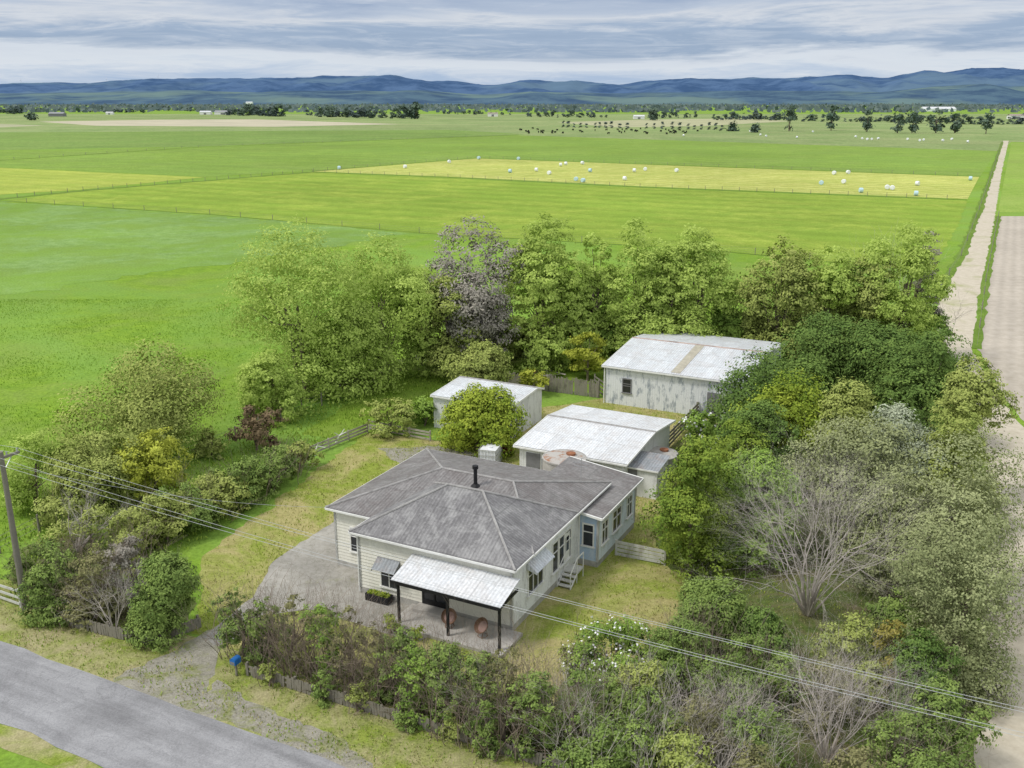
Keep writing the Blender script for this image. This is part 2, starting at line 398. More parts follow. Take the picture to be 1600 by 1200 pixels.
# ---------------------------------------------------------------- ground
g_base=grassmat('pasture_grass',(.155,.275,.03),(.235,.37,.04),(.23,.32,.07),.5,.09,.012,None,.75,c4=(.205,.35,.065))
gb=MB(); gb.face([(-30000,-60,0),(30000,-60,0),(30000,26000,0),(-30000,26000,0)]); o=gb.build('ground',g_base); o['kind']='structure'
pm=lambda n,a,b,c,**k: grassmat(n,a,b,c,**k)
A2=math.atan2(EY.y,EY.x)
sheet('paddock_far',[(-900,178),(2500,178),(2500,232),(1580,222),(1560,236),(800,211),(310,229),(-900,250)],pm('haze_paled_paddock_grass',(.18,.26,.09),(.26,.34,.13),(.33,.35,.17),s1=.05,s2=.012,s3=.003,bump=0),.02)  # grass colours made paler to carry distance haze
sheet('bare_soil_paddock',[(60,190),(250,187),(400,186.5),(625,194),(430,198),(150,196.5)],plain('pale_bare_soil',(.47,.43,.31),1,.15,.02),.06)
sheet('bare_soil_paddock',[(870,191),(1010,187),(1150,185),(1240,189),(1100,197),(960,199)],plain('dry_pasture',(.38,.38,.22),1,.15,.02),.06)
sheet('bare_soil_paddock',[(-900,199),(0,199),(70,196),(-20,193),(-900,190)],plain('dry_pasture_left',(.36,.36,.22),1,.15,.02),.06)
sheet('paddock_dark',[(-900,212),(180,206),(700,203),(830,210),(310,229),(-300,240),(-900,250)],pm('dark_paddock_grass',(.15,.245,.06),(.205,.305,.075),(.23,.31,.09),s1=.06,s2=.02,s3=.004,bump=0),.04)
sheet('paddock_upper',[(-900,252),(310,230),(810,211.5),(1558,236),(1532,275),(745,246),(500,266),(320,276),(0,261),(-900,262)],pm('upper_paddock_grass',(.18,.285,.05),(.245,.36,.065),(.23,.32,.08),s1=.15,s2=.03,s3=.008,stripe=(-A2,16,.07),bump=0,c4=(.2,.315,.06)),.04)
sheet('paddock_left_strip',[(-900,263),(0,262),(318,277),(120,297),(0,304),(-900,330)],pm('mown_left_grass',(.33,.405,.065),(.41,.46,.10),(.26,.36,.06),s1=.3,s2=.05,s3=.01,stripe=(-A2,9,.10),bump=0),.06)
sheet('silage_strip',[(490,268),(745,247.5),(1530,276.5),(1512,311),(1000,291),(700,276)],pm('cut_silage_stubble',(.43,.46,.10),(.54,.56,.18),(.35,.42,.09),s1=.35,s2=.06,s3=.01,stripe=(-A2,7,.2),mott=.6,bump=0),.08)
sheet('paddock_middle',[(10,313),(130,298),(488,269.5),(700,278),(1000,293.5),(1511,313.5),(1500,345),(1458,425),(1100,390),(640,364),(330,335)],pm('yellow_green_pasture',(.245,.345,.045),(.34,.425,.075),(.21,.32,.045),s1=.4,s2=.08,s3=.012,stripe=(-A2,11,.14),mott=.8,bump=0,c4=(.22,.335,.045)),.06,rag=.6,step=2)
sheet('paddock_blue_green',[(-900,380),(0,315),(325,336),(655,364),(560,378),(400,403),(0,462),(-900,600)],pm('long_blue_green_grass',(.165,.28,.07),(.25,.38,.125),(.19,.30,.055),s1=.5,s2=.09,s3=.02,mott=.9,bump=0,c4=(.19,.32,.05)),.05,rag=4,step=2.2)
sheet('paddock_right',[(1580,224),(1900,224),(2300,332),(1559,332)],pm('right_paddock_grass',(.2,.32,.05),(.28,.39,.08),(.3,.38,.1),s1=.3,s2=.03,s3=.01,bump=0),.06)
m,t,b,tc=newmat('ploughed_soil',1,.05); O=tc.outputs['Object']
n1=t.noise(O,.9,6,.7); n2=t.noise(O,.05,4,.6)
mp=t.scale(O,(1,1,1),-A2+math.pi/2); s_=t.n('ShaderNodeSeparateXYZ'); t.l(mp,s_.inputs[0])
wv=t.math('SINE',t.math('MULTIPLY',s_.outputs[0],2*math.pi/1.4)); wv2=t.math('SINE',t.math('MULTIPLY',s_.outputs[0],2*math.pi/9))
a=t.ramp(n1,[(.35,(.41,.365,.30)),(.65,(.51,.46,.39))]); a=t.mix(1.0,a,t.ramp(t.math('MULTIPLY_ADD',wv,.5,.5),[(0,.93),(1,1.03)]),'MULTIPLY')
a=t.mix(1.0,a,t.ramp(t.math('MULTIPLY_ADD',wv2,.5,.5),[(0,.95),(.5,1.02)]),'MULTIPLY'); a=t.mix(1.0,a,t.ramp(n2,[(.3,.9),(.7,1.06)]),'MULTIPLY')
t.l(a,b.inputs['Base Color']); M['plough']=m
sheet('ploughed_field',[(1562,338),(2300,338),(2900,800),(1612,672),(1560,610),(1529,545),(1540,440)],M['plough'],.07,rag=.3)
m,t,b,tc=newmat('gravel_track',1,.05); O=tc.outputs['Object']
n1=t.noise(O,1.2,7,.75); n2=t.noise(O,.16,6,.65,.6)
a=t.ramp(n1,[(.3,(.44,.39,.30)),(.7,(.62,.565,.46))]); a=t.mix(t.ramp(n2,[(.53,0),(.68,.7)]),a,(.32,.34,.15)); t.l(a,b.inputs['Base Color']); t.l(t.bump(n1,.3,.05),b.inputs['Normal']); M['track']=m
sheet('farm_track',[(1567.5,220),(1550,270),(1532,330),(1505,400),(1470,455),(1460,500),(1490,570),(1520,640),(1540,720),(1535,900),(1535,1130),(1500,1300),(2000,1300),(1900,800),(1606,676),(1566,630),(1520,552),(1526,480),(1544,400),(1555,335),(1565,270),(1576,220)],M['track'],.05,rag=.35,step=.8)
def drymat(name,g1,g2,s1_,s2_,lo,hi,bs=.22):
    m,t,b,tc=newmat(name,1,.05); O=tc.outputs['Object']
    n1=t.noise(O,1.6,6,.75); n2=t.noise(O,bs,6,.7,.8); n4=t.noise(O,11,4,.7)
    a=t.ramp(n1,[(.34,g1),(.6,g2)]); a=t.mix(t.ramp(n2,[(lo,0),(hi,.9)]),a,t.ramp(n1,[(.3,s1_),(.7,s2_)]))
    a=t.mix(1.0,a,t.ramp(n4,[(.3,.7),(.7,1.25)]),'MULTIPLY'); t.l(a,b.inputs['Base Color']); t.l(t.bump(n4,.6,.1),b.inputs['Normal']); return m
M['yard']=drymat('dry_yard_grass',(.18,.24,.03),(.30,.36,.07),(.36,.31,.13),(.50,.44,.215),.40,.57)
M['verge']=drymat('dry_verge_grass',(.17,.24,.03),(.29,.35,.07),(.34,.30,.16),(.49,.44,.26),.38,.60,.45)
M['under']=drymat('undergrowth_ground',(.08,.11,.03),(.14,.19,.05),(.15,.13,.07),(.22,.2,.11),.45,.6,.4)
M['dirt']=drymat('worn_dirt',(.27,.255,.21),(.37,.35,.29),(.2,.23,.08),(.3,.31,.13),.50,.62,.7)
YARD=[(300,990),(320,870),(470,752),(575,676),(700,690),(830,640),(960,620),(1120,640),(1300,640),(1420,700),(1500,900),(1460,1300),(900,1230),(380,1052)]
sheet('yard_lawn',YARD,M['yard'],.03,rag=.5)
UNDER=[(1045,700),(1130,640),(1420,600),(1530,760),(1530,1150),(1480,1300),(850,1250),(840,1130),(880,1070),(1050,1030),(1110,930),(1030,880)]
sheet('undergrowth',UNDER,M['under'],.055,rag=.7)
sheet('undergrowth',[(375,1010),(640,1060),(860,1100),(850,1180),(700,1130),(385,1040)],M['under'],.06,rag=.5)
m_rear_lawn=grassmat('rear_lawn_grass',(.16,.26,.03),(.23,.355,.045),(.24,.31,.07),1.2,.2,.05)  # green grass colour of the rear lawn
sheet('rear_lawn',[(470,680),(560,620),(690,545),(900,530),(1200,545),(1200,640),(950,615),(830,610),(700,650),(560,690)],m_rear_lawn,.02,rag=.4)
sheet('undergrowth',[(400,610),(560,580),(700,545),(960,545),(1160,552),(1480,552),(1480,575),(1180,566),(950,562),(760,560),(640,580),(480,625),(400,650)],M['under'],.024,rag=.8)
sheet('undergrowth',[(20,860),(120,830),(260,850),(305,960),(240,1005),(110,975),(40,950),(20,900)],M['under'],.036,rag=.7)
d=EX; P0=G(0,1000); P1=G(0,1130)
VERGE=[P0-d*80,P0+d*70,P0+d*70+EY*4.2,P0-d*80+EY*4.2]
sheet('road_verge',VERGE,M['verge'],.034,world=True,rag=.4)
sheet('road_verge',[P1-d*80-EY*.9,P1+d*70-EY*.9,P1+d*70,P1-d*80],M['verge'],.034,world=True,rag=.35)
m,t,b,tc=newmat('chipseal_asphalt',.95,.1); O=tc.outputs['Object']
n1=t.noise(O,14,5,.8); n2=t.noise(t.scale(O,(1,1,1),-TH),.35,5,.65,.4)
n3=t.noise(t.scale(t.scale(O,(1,1,1),-TH),(.12,1.6,1)),1.0,4,.6)
a=t.ramp(n1,[(.3,(.24,.24,.25)),(.7,(.375,.375,.383))]); a=t.mix(1.0,a,t.ramp(n2,[(.35,.8),(.65,1.1)]),'MULTIPLY'); a=t.mix(1.0,a,t.ramp(n3,[(.35,.84),(.6,1.1)]),'MULTIPLY')
vo=t.noise(O,.7,7,.72,.8); a=t.mix(t.ramp(vo,[(.488,0),(.498,.55),(.508,0)]),a,(.13,.13,.135))
t.l(a,b.inputs['Base Color']); t.l(t.bump(n1,.3,.02),b.inputs['Normal']); M['road']=m
m,t,b,tc=newmat('cracked_concrete',.95,.1); O=tc.outputs['Object']
n1=t.noise(O,2.2,7,.75); n2=t.noise(O,.35,4,.6); n5=t.noise(O,.8,6,.7,.6)
a=t.ramp(n1,[(.3,(.30,.285,.25)),(.7,(.46,.44,.40))]); a=t.mix(1.0,a,t.ramp(n2,[(.35,.78),(.65,1.08)]),'MULTIPLY')
cr1=t.ramp(n5,[(.485,0),(.497,.5),(.51,0)]); a=t.mix(cr1,a,(.13,.13,.08))
a=t.mix(t.ramp(t.noise(O,.5,5,.7),[(.6,0),(.72,.6)]),a,(.26,.27,.12))
t.l(a,b.inputs['Base Color']); M['drive']=m
APR=[(180,1062),(245,1030),(290,1004),(326,982),(356,985),(352,1010),(335,1040),(326,1062),(330,1090),(380,1130),(280,1130)]
sheet('driveway_apron',APR,M['dirt'],.044,rag=.4,step=.3)
sheet('road',[P0-d*80,P0+d*70,P1+d*70,P1-d*80],M['road'],.065,world=True,rag=.16,step=.35)
DRIVE=[(315,995),(352,968),(400,925),(425,880),(470,848),(522,815),(545,800),(575,830),(575,900),(700,985),(650,1005),(570,978),(480,955),(410,960),(365,1000),(335,1008)]
sheet('concrete_driveway',DRIVE,M['drive'],.055,rag=.2)
sheet('bare_earth',[(318,1085),(340,1062),(410,1105),(520,1155),(590,1200),(640,1260),(500,1200),(400,1150),(340,1120)],M['dirt'],.055,rag=.5,step=.3)
sheet('bare_earth',[(590,700),(690,695),(830,735),(790,770),(650,740)],M['dirt'],.038,rag=.5)
# ---------------------------------------------------------------- hills
sky_x=[-900,0,100,200,300,350,430,500,560,640,720,760,830,900,960,1050,1120,1200,1290,1340,1400,1460,1520,1600,2500]
sky_y=[133,131,133,131,127,125,126,124,123,125,131,134,128,131,134,127,124,125,123,126,118,112,114,115,120]
def hills(name,dist,depth,col,seed,rough,pf):
    nx,ny=560,30; X=np.linspace(-1300,2900,nx); V=[]; 
    for j in range(ny):
        f=j/(ny-1); dd=dist+depth*f
        for i in range(nx):
            px=X[i]; x=(px-800)/F*dd*CP**-1*.985
            top=pf(px); h=(160-top)/F*(dist+depth)*1.03
            env=math.sin(min(1,f*1.0)*math.pi/2)**.8
            n=mn.fractal(Vector((x/900+seed,dd/1500,seed)),1.0,2.1,5)
            n2=mn.ridged_multi_fractal(Vector((x/900+seed,dd/2600,seed*2)),.9,2.0,5,1.0,2.0)
            z=h*env*(1+rough*n*(.3+.9*(1-f)))+h*.25*(n2-1.0)*(1-f*.8)*min(1,f*3)
            V.append((x,dd,max(-5,z) if f>0 else -5))
    Fc=[(j*nx+i,j*nx+i+1,(j+1)*nx+i+1,(j+1)*nx+i) for j in range(ny-1) for i in range(nx-1)]
    me=bpy.data.meshes.new(name); me.from_pydata(V,[],Fc); me.polygons.foreach_set('use_smooth',[True]*len(Fc)); me.materials.append(col)
    o=bpy.data.objects.new(name,me); COL.objects.link(o); o['kind']='structure'
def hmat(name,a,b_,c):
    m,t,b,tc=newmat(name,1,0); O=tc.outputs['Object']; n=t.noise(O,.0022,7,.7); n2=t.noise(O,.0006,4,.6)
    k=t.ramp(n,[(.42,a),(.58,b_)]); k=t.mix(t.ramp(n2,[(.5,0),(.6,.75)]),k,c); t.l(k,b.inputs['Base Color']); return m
hills('hills',11500,3500,hmat('haze_tinted_bush_hills',(.045,.09,.18),(.08,.14,.25),(.12,.19,.26)),3.1,.26,lambda p: float(np.interp(p,sky_x,sky_y)))  # green hills given blue base colours, atmospheric haze mixed into the paint
hills('foothills',9000,2400,hmat('haze_tinted_foothill_pasture',(.05,.09,.15),(.09,.15,.20),(.15,.22,.20)),8.7,.35,lambda p: float(np.interp(p,sky_x,sky_y))*.5+152*.5+3)  # foothill colours blued the same way for haze
tp=None
for px,py in [(1508,114),(1530,115),(1553,115),(1590,113),(68,131),(196,129),(273,126)]:
    dist=14500; x=(px-800)/F*dist; z=(160-py-1)/F*dist
    if tp is None:
        tp=thing('wind_turbine','tiny white wind turbine on the skyline of the blue hills','wind turbine',(0,0,0),0,'wind turbines along the hilltops')
        MB().tube((0,0,0),(0,0,60),3,1.8,8).build('tower',M['balew'],tp); MB().box(-2,2,-5,4,58,62).build('nacelle',M['balew'],tp)
        for k in range(3):
            a=k*2.094+.4; MB().tube((0,-5,60),(math.sin(a)*38,-5,60+math.cos(a)*38),1.8,.5,5).build('blade',M['balew'],tp)
        q=tp
    else: q=copytree(tp)
    q.location=(x,dist,z)
# ---------------------------------------------------------------- far trees
rng=np.random.default_rng(5)
fm=[]
for k in range(6):
    H=12; Rr=[5,6,7,4,2.5,6][k]; P,out,S,ti,_=crown(H,Rr,.0,rng,1.5,.9,9,.5,1.1,900); me=leafmesh('far_tree',P,out,S*1.1,ti,rng); me.materials.append(L['hazegreen'] if k%2 else L['hazeblue']); fm.append(me)
def fartree(px,py,h,k,label,group,name='shelterbelt_tree'):
    o=bpy.data.objects.new(name,fm[k]); COL.objects.link(o); p=G(px,py); o.location=p; s=h/12; o.scale=(s*random.uniform(1.0,1.5),s,s*random.uniform(.7,1.1)); o.rotation_euler=(0,0,random.uniform(0,6.28)); tag(o,label,'tree',group)
belts=[(0,30,177,178,12,12),(100,230,174,176,20,9),(230,350,172,175,20,11),(355,440,180,182,18,17),(480,530,181,182,8,9),(500,655,183,185,26,14),(690,800,178,180,14,7),(820,950,183,184,18,8),(1010,1090,185,184,12,8),(1115,1240,187,188,22,9),(1240,1420,189,191,22,8),(1420,1600,193,195,20,9)]
names=['at the far left edge','left of the distant sheds','around the distant farm sheds','tall and dark left of centre','low, short row','wide and dark behind the bare soil paddock','low row behind the middle of the plain','row ahead of the low hills at centre','short clump right of centre','row behind the small conifers','row behind the right-hand paddocks','row at the right edge near the farm track']
for bi,(x0,x1,y0,y1,n,h) in enumerate(belts):
    for k in range(n):
        f=(k+random.random()*.9)/n; fartree(x0+(x1-x0)*f,y0+(y1-y0)*f+random.uniform(-1.2,.8),h*random.uniform(.5,1.3)*1.1,random.randrange(6),'dark distant shelterbelt tree, '+names[bi],'far shelterbelt '+names[bi])
for k,px in enumerate([880,888,897,907,916,930,937,946,955,968,980,1010,1022,1035,1050,1062,1075,1085,1096,1108,1118,1128]):
    fartree(px,199+(px-880)*.016,6*random.uniform(.8,1.1),4,'small dark conifer in the dotted row across the plain','dotted row of small conifers','small_conifer')
N=14000; dd=rng.uniform(2300,8500,N)**1.0; u=rng.uniform(-.75,.75,N); row=np.round(dd/500)*500+rng.normal(size=N)*25; row=np.maximum(row,2400)
keep=(np.sin(u*23+row*.01)+np.sin(u*57+row*.03)+rng.normal(size=N)*.5)>-.4
P=np.stack([u*row,row,np.abs(rng.normal(size=N))*5+2],1)[keep]
me=leafmesh('woodland',P,np.tile([0,-.7,.5],(len(P),1)),np.full(len(P),15.0),rng.random(len(P)),rng,aspect=.8); me.materials.append(L['hazeblue']); o=bpy.data.objects.new('woodland',me); COL.objects.link(o); o['kind']='stuff'; tag(o,'band of far-off trees in front of the blue hills','woodland')
for (px,by,ty,hw,lab) in [(1232,205,163,12,'tall dark open-crowned tree, leftmost of the scattered trees on the plain'),(1299,204,166,8,'thin dark pine standing alone beyond the small bales'),(1354,206,172,8,'slender tree between two lone pines on the plain'),(1402,208,172,9,'leafy poplar at the left of the poplar row by the track'),(1425,208,174,8,'second poplar in the row by the farm track'),(1462,208,168,16,'broad dark tree in the poplar row by the farm track'),(1492,208,175,7,'slim poplar right of the broad dark tree'),(1540,209,176,8,'poplar nearest the far end of the farm track'),(1145,205,192,4,'small dark shrub tree left of the scattered trees'),(1180,207,195,4,'second small shrub tree on the plain'),(650,186,160,9,'dark pine at the right end of the wide shelterbelt'),(1020,188,170,7,'lone tree above the dotted conifers'),(50,188,178,7,'bushy tree beside the distant farm sheds')]:
    tree('plain_tree',lab,'tree',px,by,ty,hw*.66,'airy','hazegreen',mult=.5)
# ---------------------------------------------------------------- far buildings
def farbuild(px,py,wd,dp,h,wm,rm,label,rz=0):
    t=thing('farm_building',label,'building',G(px,py),rz)
    MB().box(-wd/2,wd/2,-dp/2,dp/2,0,h).build('wall',wm,t)
    r=MB(); z=h; k=h+dp*.18
    r.face([(-wd/2-.4,-dp/2-.4,z),(wd/2+.4,-dp/2-.4,z),(wd/2+.4,0,k),(-wd/2-.4,0,k)]); r.face([(wd/2+.4,dp/2+.4,z),(-wd/2-.4,dp/2+.4,z),(-wd/2-.4,0,k),(wd/2+.4,0,k)])
    r.face([(-wd/2,-dp/2,z),(-wd/2,0,k-.02),(-wd/2,dp/2,z)]); r.face([(wd/2,-dp/2,z),(wd/2,dp/2,z),(wd/2,0,k-.02)]); r.build('roof',rm,t)
    MB().box(-wd*.12,wd*.12,-dp/2-.05,-dp/2+.05,0,h*.7).build('door',M['greytrim'],t)
farbuild(1465,174,90,30,7,M['balew'],M['roof_white'],'long white warehouse on the plain below the highest hill')
farbuild(350,179,34,18,5,M['trim'],M['roof_grey'],'grey roofed farm building in front of the left shelterbelt')
farbuild(322,179,22,14,5,M['trim'],M['roof_silver'],'small silver roofed farm shed left of the grey roofed building')
farbuild(90,182,26,14,5,M['greytrim'],M['roof_grey'],'low dark farm shed near the left edge of the plain')
farbuild(172,179,14,9,4,M['trim'],M['roof_white'],'small white shed standing alone on the left of the plain')
farbuild(770,182,18,10,5,M['trim'],M['roof_red'],'small red roofed house beyond the centre of the plain')
farbuild(998,186,16,10,4,M['trim'],M['roof_white'],'white cottage beyond the dotted conifers')
farbuild(1588,186,24,12,5,M['trim'],M['roof_red'],'red roofed farmhouse at the right edge of the plain')
farbuild(390,165,50,30,24,M['balew'],M['roof_silver'],'tall pale silos building above the tall dark trees')
# ---------------------------------------------------------------- cows
cv=[(0,0,1.15),(.7,0,1.2),(1.0,0,1.35),(1.3,0,1.25),(1.55,0,1.1),(-.7,0,1.2),(-.95,0,1.2),(-1.05,0,.6),
    (.65,.25,.7),(.65,.25,.02),(.65,-.25,.7),(.65,-.25,.02),(-.7,.25,.75),(-.78,.25,.4),(-.72,.25,.02),(-.7,-.25,.75),(-.78,-.25,.4),(-.72,-.25,.02)]
ce=[(0,1),(1,2),(2,3),(3,4),(0,5),(5,6),(6,7),(1,8),(8,9),(1,10),(10,11),(5,12),(12,13),(13,14),(5,15),(15,16),(16,17)]
crad=[.42,.36,.22,.17,.1,.38,.12,.04,.13,.07,.13,.07,.17,.08,.07,.17,.08,.07]
me=bpy.data.meshes.new('cow'); me.from_pydata(cv,ce,[]); co=bpy.data.objects.new('cow_rig',me); COL.objects.link(co)
sm=co.modifiers.new('s','SKIN'); me.skin_vertices[0].data[0].use_root=True
for i,r_ in enumerate(crad): me.skin_vertices[0].data[i].radius=(r_,r_)
dg=bpy.context.evaluated_depsgraph_get(); cme=bpy.data.meshes.new_from_object(co.evaluated_get(dg)); cme.name='cow'; cme.materials.clear(); cme.materials.append(M['cow']); bpy.data.objects.remove(co)
for k in range(58):
    f=random.random(); px=random.choice([random.gauss(1020,45),random.uniform(800,1130),random.gauss(840,25),random.uniform(960,1090)]); py=202+random.uniform(0,8)+(px-960)*.004
    o=bpy.data.objects.new('cow',cme); COL.objects.link(o); o.location=G(px,py); o.rotation_euler=(0,0,random.uniform(0,6.28))
    tag(o,'tiny black cow grazing in the herd on the far green paddock','cow','herd of black cows on the far paddock')
# ---------------------------------------------------------------- bales
def balemesh(mat):
    b=MB(); n=18; prof=[(0,-.62),(.6,-.62),(.76,-.56),(.82,-.4),(.82,.4),(.76,.56),(.6,.62),(0,.62)]
    for (r0,y0),(r1,y1) in zip(prof,prof[1:]):
        for k in range(n):
            a0=2*math.pi*k/n; a1=2*math.pi*(k+1)/n
            q=[(r*math.cos(a),y,.8+r*math.sin(a)*.97) for r,y,a in ((r0,y0,a0),(r0,y0,a1),(r1,y1,a1),(r1,y1,a0))]
            if r0<1e-6: q=q[1:]
            elif r1<1e-6: q=q[:3]
            b.face(q)
    o=b.build('wrapped_bale',mat); me=o.data; bpy.data.objects.remove(o); return me
bw,bb=balemesh(M['balew']),balemesh(M['baleb'])
near=[(633,263,0),(702,255,0),(748,249,1),(810,250,1),(797,270,1),(838,268,0),(858,273,0),(876,260,0),(884,258,0),(900,283,1),(911,285,1),(922,269,1),(910,257,0),(976,282,0),(991,269,0),(1008,267,0),(1057,269,0),(1283,289,1),(1303,273,0),(1318,287,0),(1325,272,0),(1345,301,1),(1386,296,0),(1394,297,0),(1433,290,0),(1431,306,1),(530,265,1),(1516,282,1)]
for x,y,c in near:
    o=bpy.data.objects.new('wrapped_bale',bb if c else bw); COL.objects.link(o); o.location=G(x,y,.024); o.rotation_euler=(0,0,random.uniform(0,3)); o.scale=(.85,.85,.85)
    tag(o,('pale blue' if c else 'white')+' plastic wrapped round bale on the yellow cut silage strip','bale',('pale blue' if c else 'white')+' wrapped bales on the silage strip')
for x,y in [(1188,212),(1197,214),(1068,213),(1245,216),(1270,207),(1337,215),(1347,218),(1355,219),(1362,219),(1372,218),(1418,219),(1437,221),(1443,220),(1473,221),(1487,219),(1512,223),(1172,206)]:
    o=bpy.data.objects.new('wrapped_bale',bw); COL.objects.link(o); o.location=G(x,y,.012); o.rotation_euler=(0,0,random.uniform(0,3)); s=.95; o.scale=(s,s,s)
    tag(o,'tiny white wrapped bale on the far paddock below the hills','bale','white bales on the far paddock')
# ---------------------------------------------------------------- fences
postm=MB().tube((0,0,-.1),(0,0,1.15),.07,.06,6).build('post',M['fence']); PM=postm.data; bpy.data.objects.remove(postm)
m_strip=grassmat('fence_line_long_grass',(.11,.19,.03),(.17,.27,.04),(.18,.25,.06),.6,.1,.02,bump=0)
def wirefence(label,pts,n,h=1.0,group=None,ps=1,strip=0):
    P=[G(*p) for p in pts]; t=thing('wire_fence',label,'fence',P[0],0,group); wb=MB(); o0=P[0]
    for a,b in zip(P,P[1:]):
        for z in (.35,.7,1.0): wb.tube(a-o0+Vector((0,0,z)),b-o0+Vector((0,0,z)),.012*ps,.012*ps,3,False)
    wb.build('wires',M['pole'],t)
    if strip:
        A=[];B=[]
        for i,p in enumerate(P):
            q=P[min(i+1,len(P)-1)]-P[max(i-1,0)]; nn=Vector((-q.y,q.x,0)).normalized()*strip; A.append(p+nn); B.append(p-nn)
        sheet('long_grass_strip',A+B[::-1],m_strip,.12,world=True,rag=strip*.7,step=2.5)
    tot=sum((b-a).length for a,b in zip(P,P[1:])); st=tot/n
    for a,b in zip(P,P[1:]):
        l=(b-a).length; k=max(1,int(l/st))
        for i in range(k):
            o=bpy.data.objects.new('post',PM); COL.objects.link(o); o.parent=t; o.location=a+(b-a)*(i/k)-o0; o.scale=(ps,ps,1)
FEN=[[(490,269),(700,277),(1000,292.5),(1512,312.5)],[(490,267.5),(745,247),(1532,276)],[(488,269),(130,298),(-30,314)],[(0,314),(328,335),(655,364),(1100,390),(1455,425)],[(-20,252),(310,230),(810,211)]]
wirefence('long wire fence below the yellow silage strip',FEN[0],44,ps=1.0,strip=1.0)
wirefence('wire fence above the yellow silage strip',FEN[1],44,ps=1.0,strip=.9)
wirefence('wire fence running to the left edge below the mown strip',FEN[2],26,ps=1.0,strip=1.6)
wirefence('wire fence between the blue-green grass and the yellow-green paddock',FEN[3],24,ps=.9,strip=.3)
wirefence('wire fence along the left side of the farm track',[(1566,222),(1530,328),(1502,400),(1458,470)],34,ps=1.0,strip=.7)
wirefence('wire fence across the upper left paddocks',FEN[4],30,ps=1.3,strip=2)
wirefence('wire fence beside the ploughed field',[(1560,338),(1540,440),(1526,545)],14,strip=.5)
wirefence('old wire fence along the left boundary under the trees',[(0,865),(170,775),(330,705),(560,610),(690,548)],22)
def paling(label,p0,p1,h,m,gap=.01,w=.12,name='paling_fence',px=True):
    a,b=(G(*p0),G(*p1)) if px else (p0,p1); l=(b-a).length; rz=math.atan2(b.y-a.y,b.x-a.x); t=thing(name,label,'fence',a,rz)
    pb=MB(); x=0; rr=random.Random(int(l*100))
    while x<l:
        hh=h*rr.uniform(.8,1.06); z0=.03; lean=rr.uniform(-.015,.015)
        pb.obox((x+w/2,lean,(z0+hh)/2),(w/2,0,0),(0,.01,0),(rr.uniform(-.035,.035),0,(hh-z0)/2)); x+=w+gap+(.12 if rr.random()<.07 else 0)
    pb.build('palings',m,t)
    for z in (.25,h*.78): MB().box(0,l,.02,.065,z-.035,z+.035).build('rail',m,t)
    n=max(2,int(l/2.4)+1)
    for i in range(n): x=l*i/(n-1); MB().box(x-.05,x+.05,.068,.168,0,h*1.03).build('post',m,t)
def railfence(label,p0,p1,h,m,rails=3,step=1.8,wd=.13,name='rail_fence',px=True):
    a,b=(G(*p0),G(*p1)) if px else (p0,p1); l=(b-a).length; rz=math.atan2(b.y-a.y,b.x-a.x); t=thing(name,label,'fence',a,rz)
    for k in range(rails):
        z=h*(k+.8)/(rails)-.02; MB().obox((l/2,-.015,z),(l/2,0,random.uniform(-.04,.04)),(0,.014,0),(0,0,wd/2)).build('rail',m,t)
    n=max(2,int(l/step)+1)
    for i in range(n): x=l*i/(n-1); MB().box(x-.05,x+.05,.002,.1,0,h*1.05).build('post',m,t)
paling('grey paling fence along the road left of the driveway',(100,978),(238,1012),.7,M['fence'])
paling('short grey paling fence turning in beside the driveway',(238,1012),(312,982),.65,M['fence'])
paling('weathered paling fence along the road right of the driveway',(385,1056),(800,1184),.6,M['fence'])
paling('last stretch of grey front fence at the bottom of the picture',(803,1185),(1050,1266),.6,M['fence'])
railfence('old white rail fence by the power pole at the left edge',(-40,925),(32,950),1.0,M['whitefence'])
railfence('low pale rail fence beside the left hedge',(482,714),(575,676),.75,M['palefence'],3,1.6,.15)
railfence('low rail fence behind the driveway lawn left of the round tree',(577,672),(672,690),.8,M['palefence'])
paling('grey paling fence left of the white barn',(858,612),(935,622),1.5,M['fence'])
paling('paling fence behind the small white shed',(775,600),(856,612),1.3,M['fence'])
railfence('small timber gate against the left wall of the barn',(928,610),(944,622),1.4,M['fence'],4,2)
railfence('short white board fence right of the house',(962,868),(1038,884),.9,M['whitefence'],4,1.6,.17)
railfence('grey fence between the middle shed and the trees',(1040,705),(1100,640),1.2,M['fence'],4,2,.2)
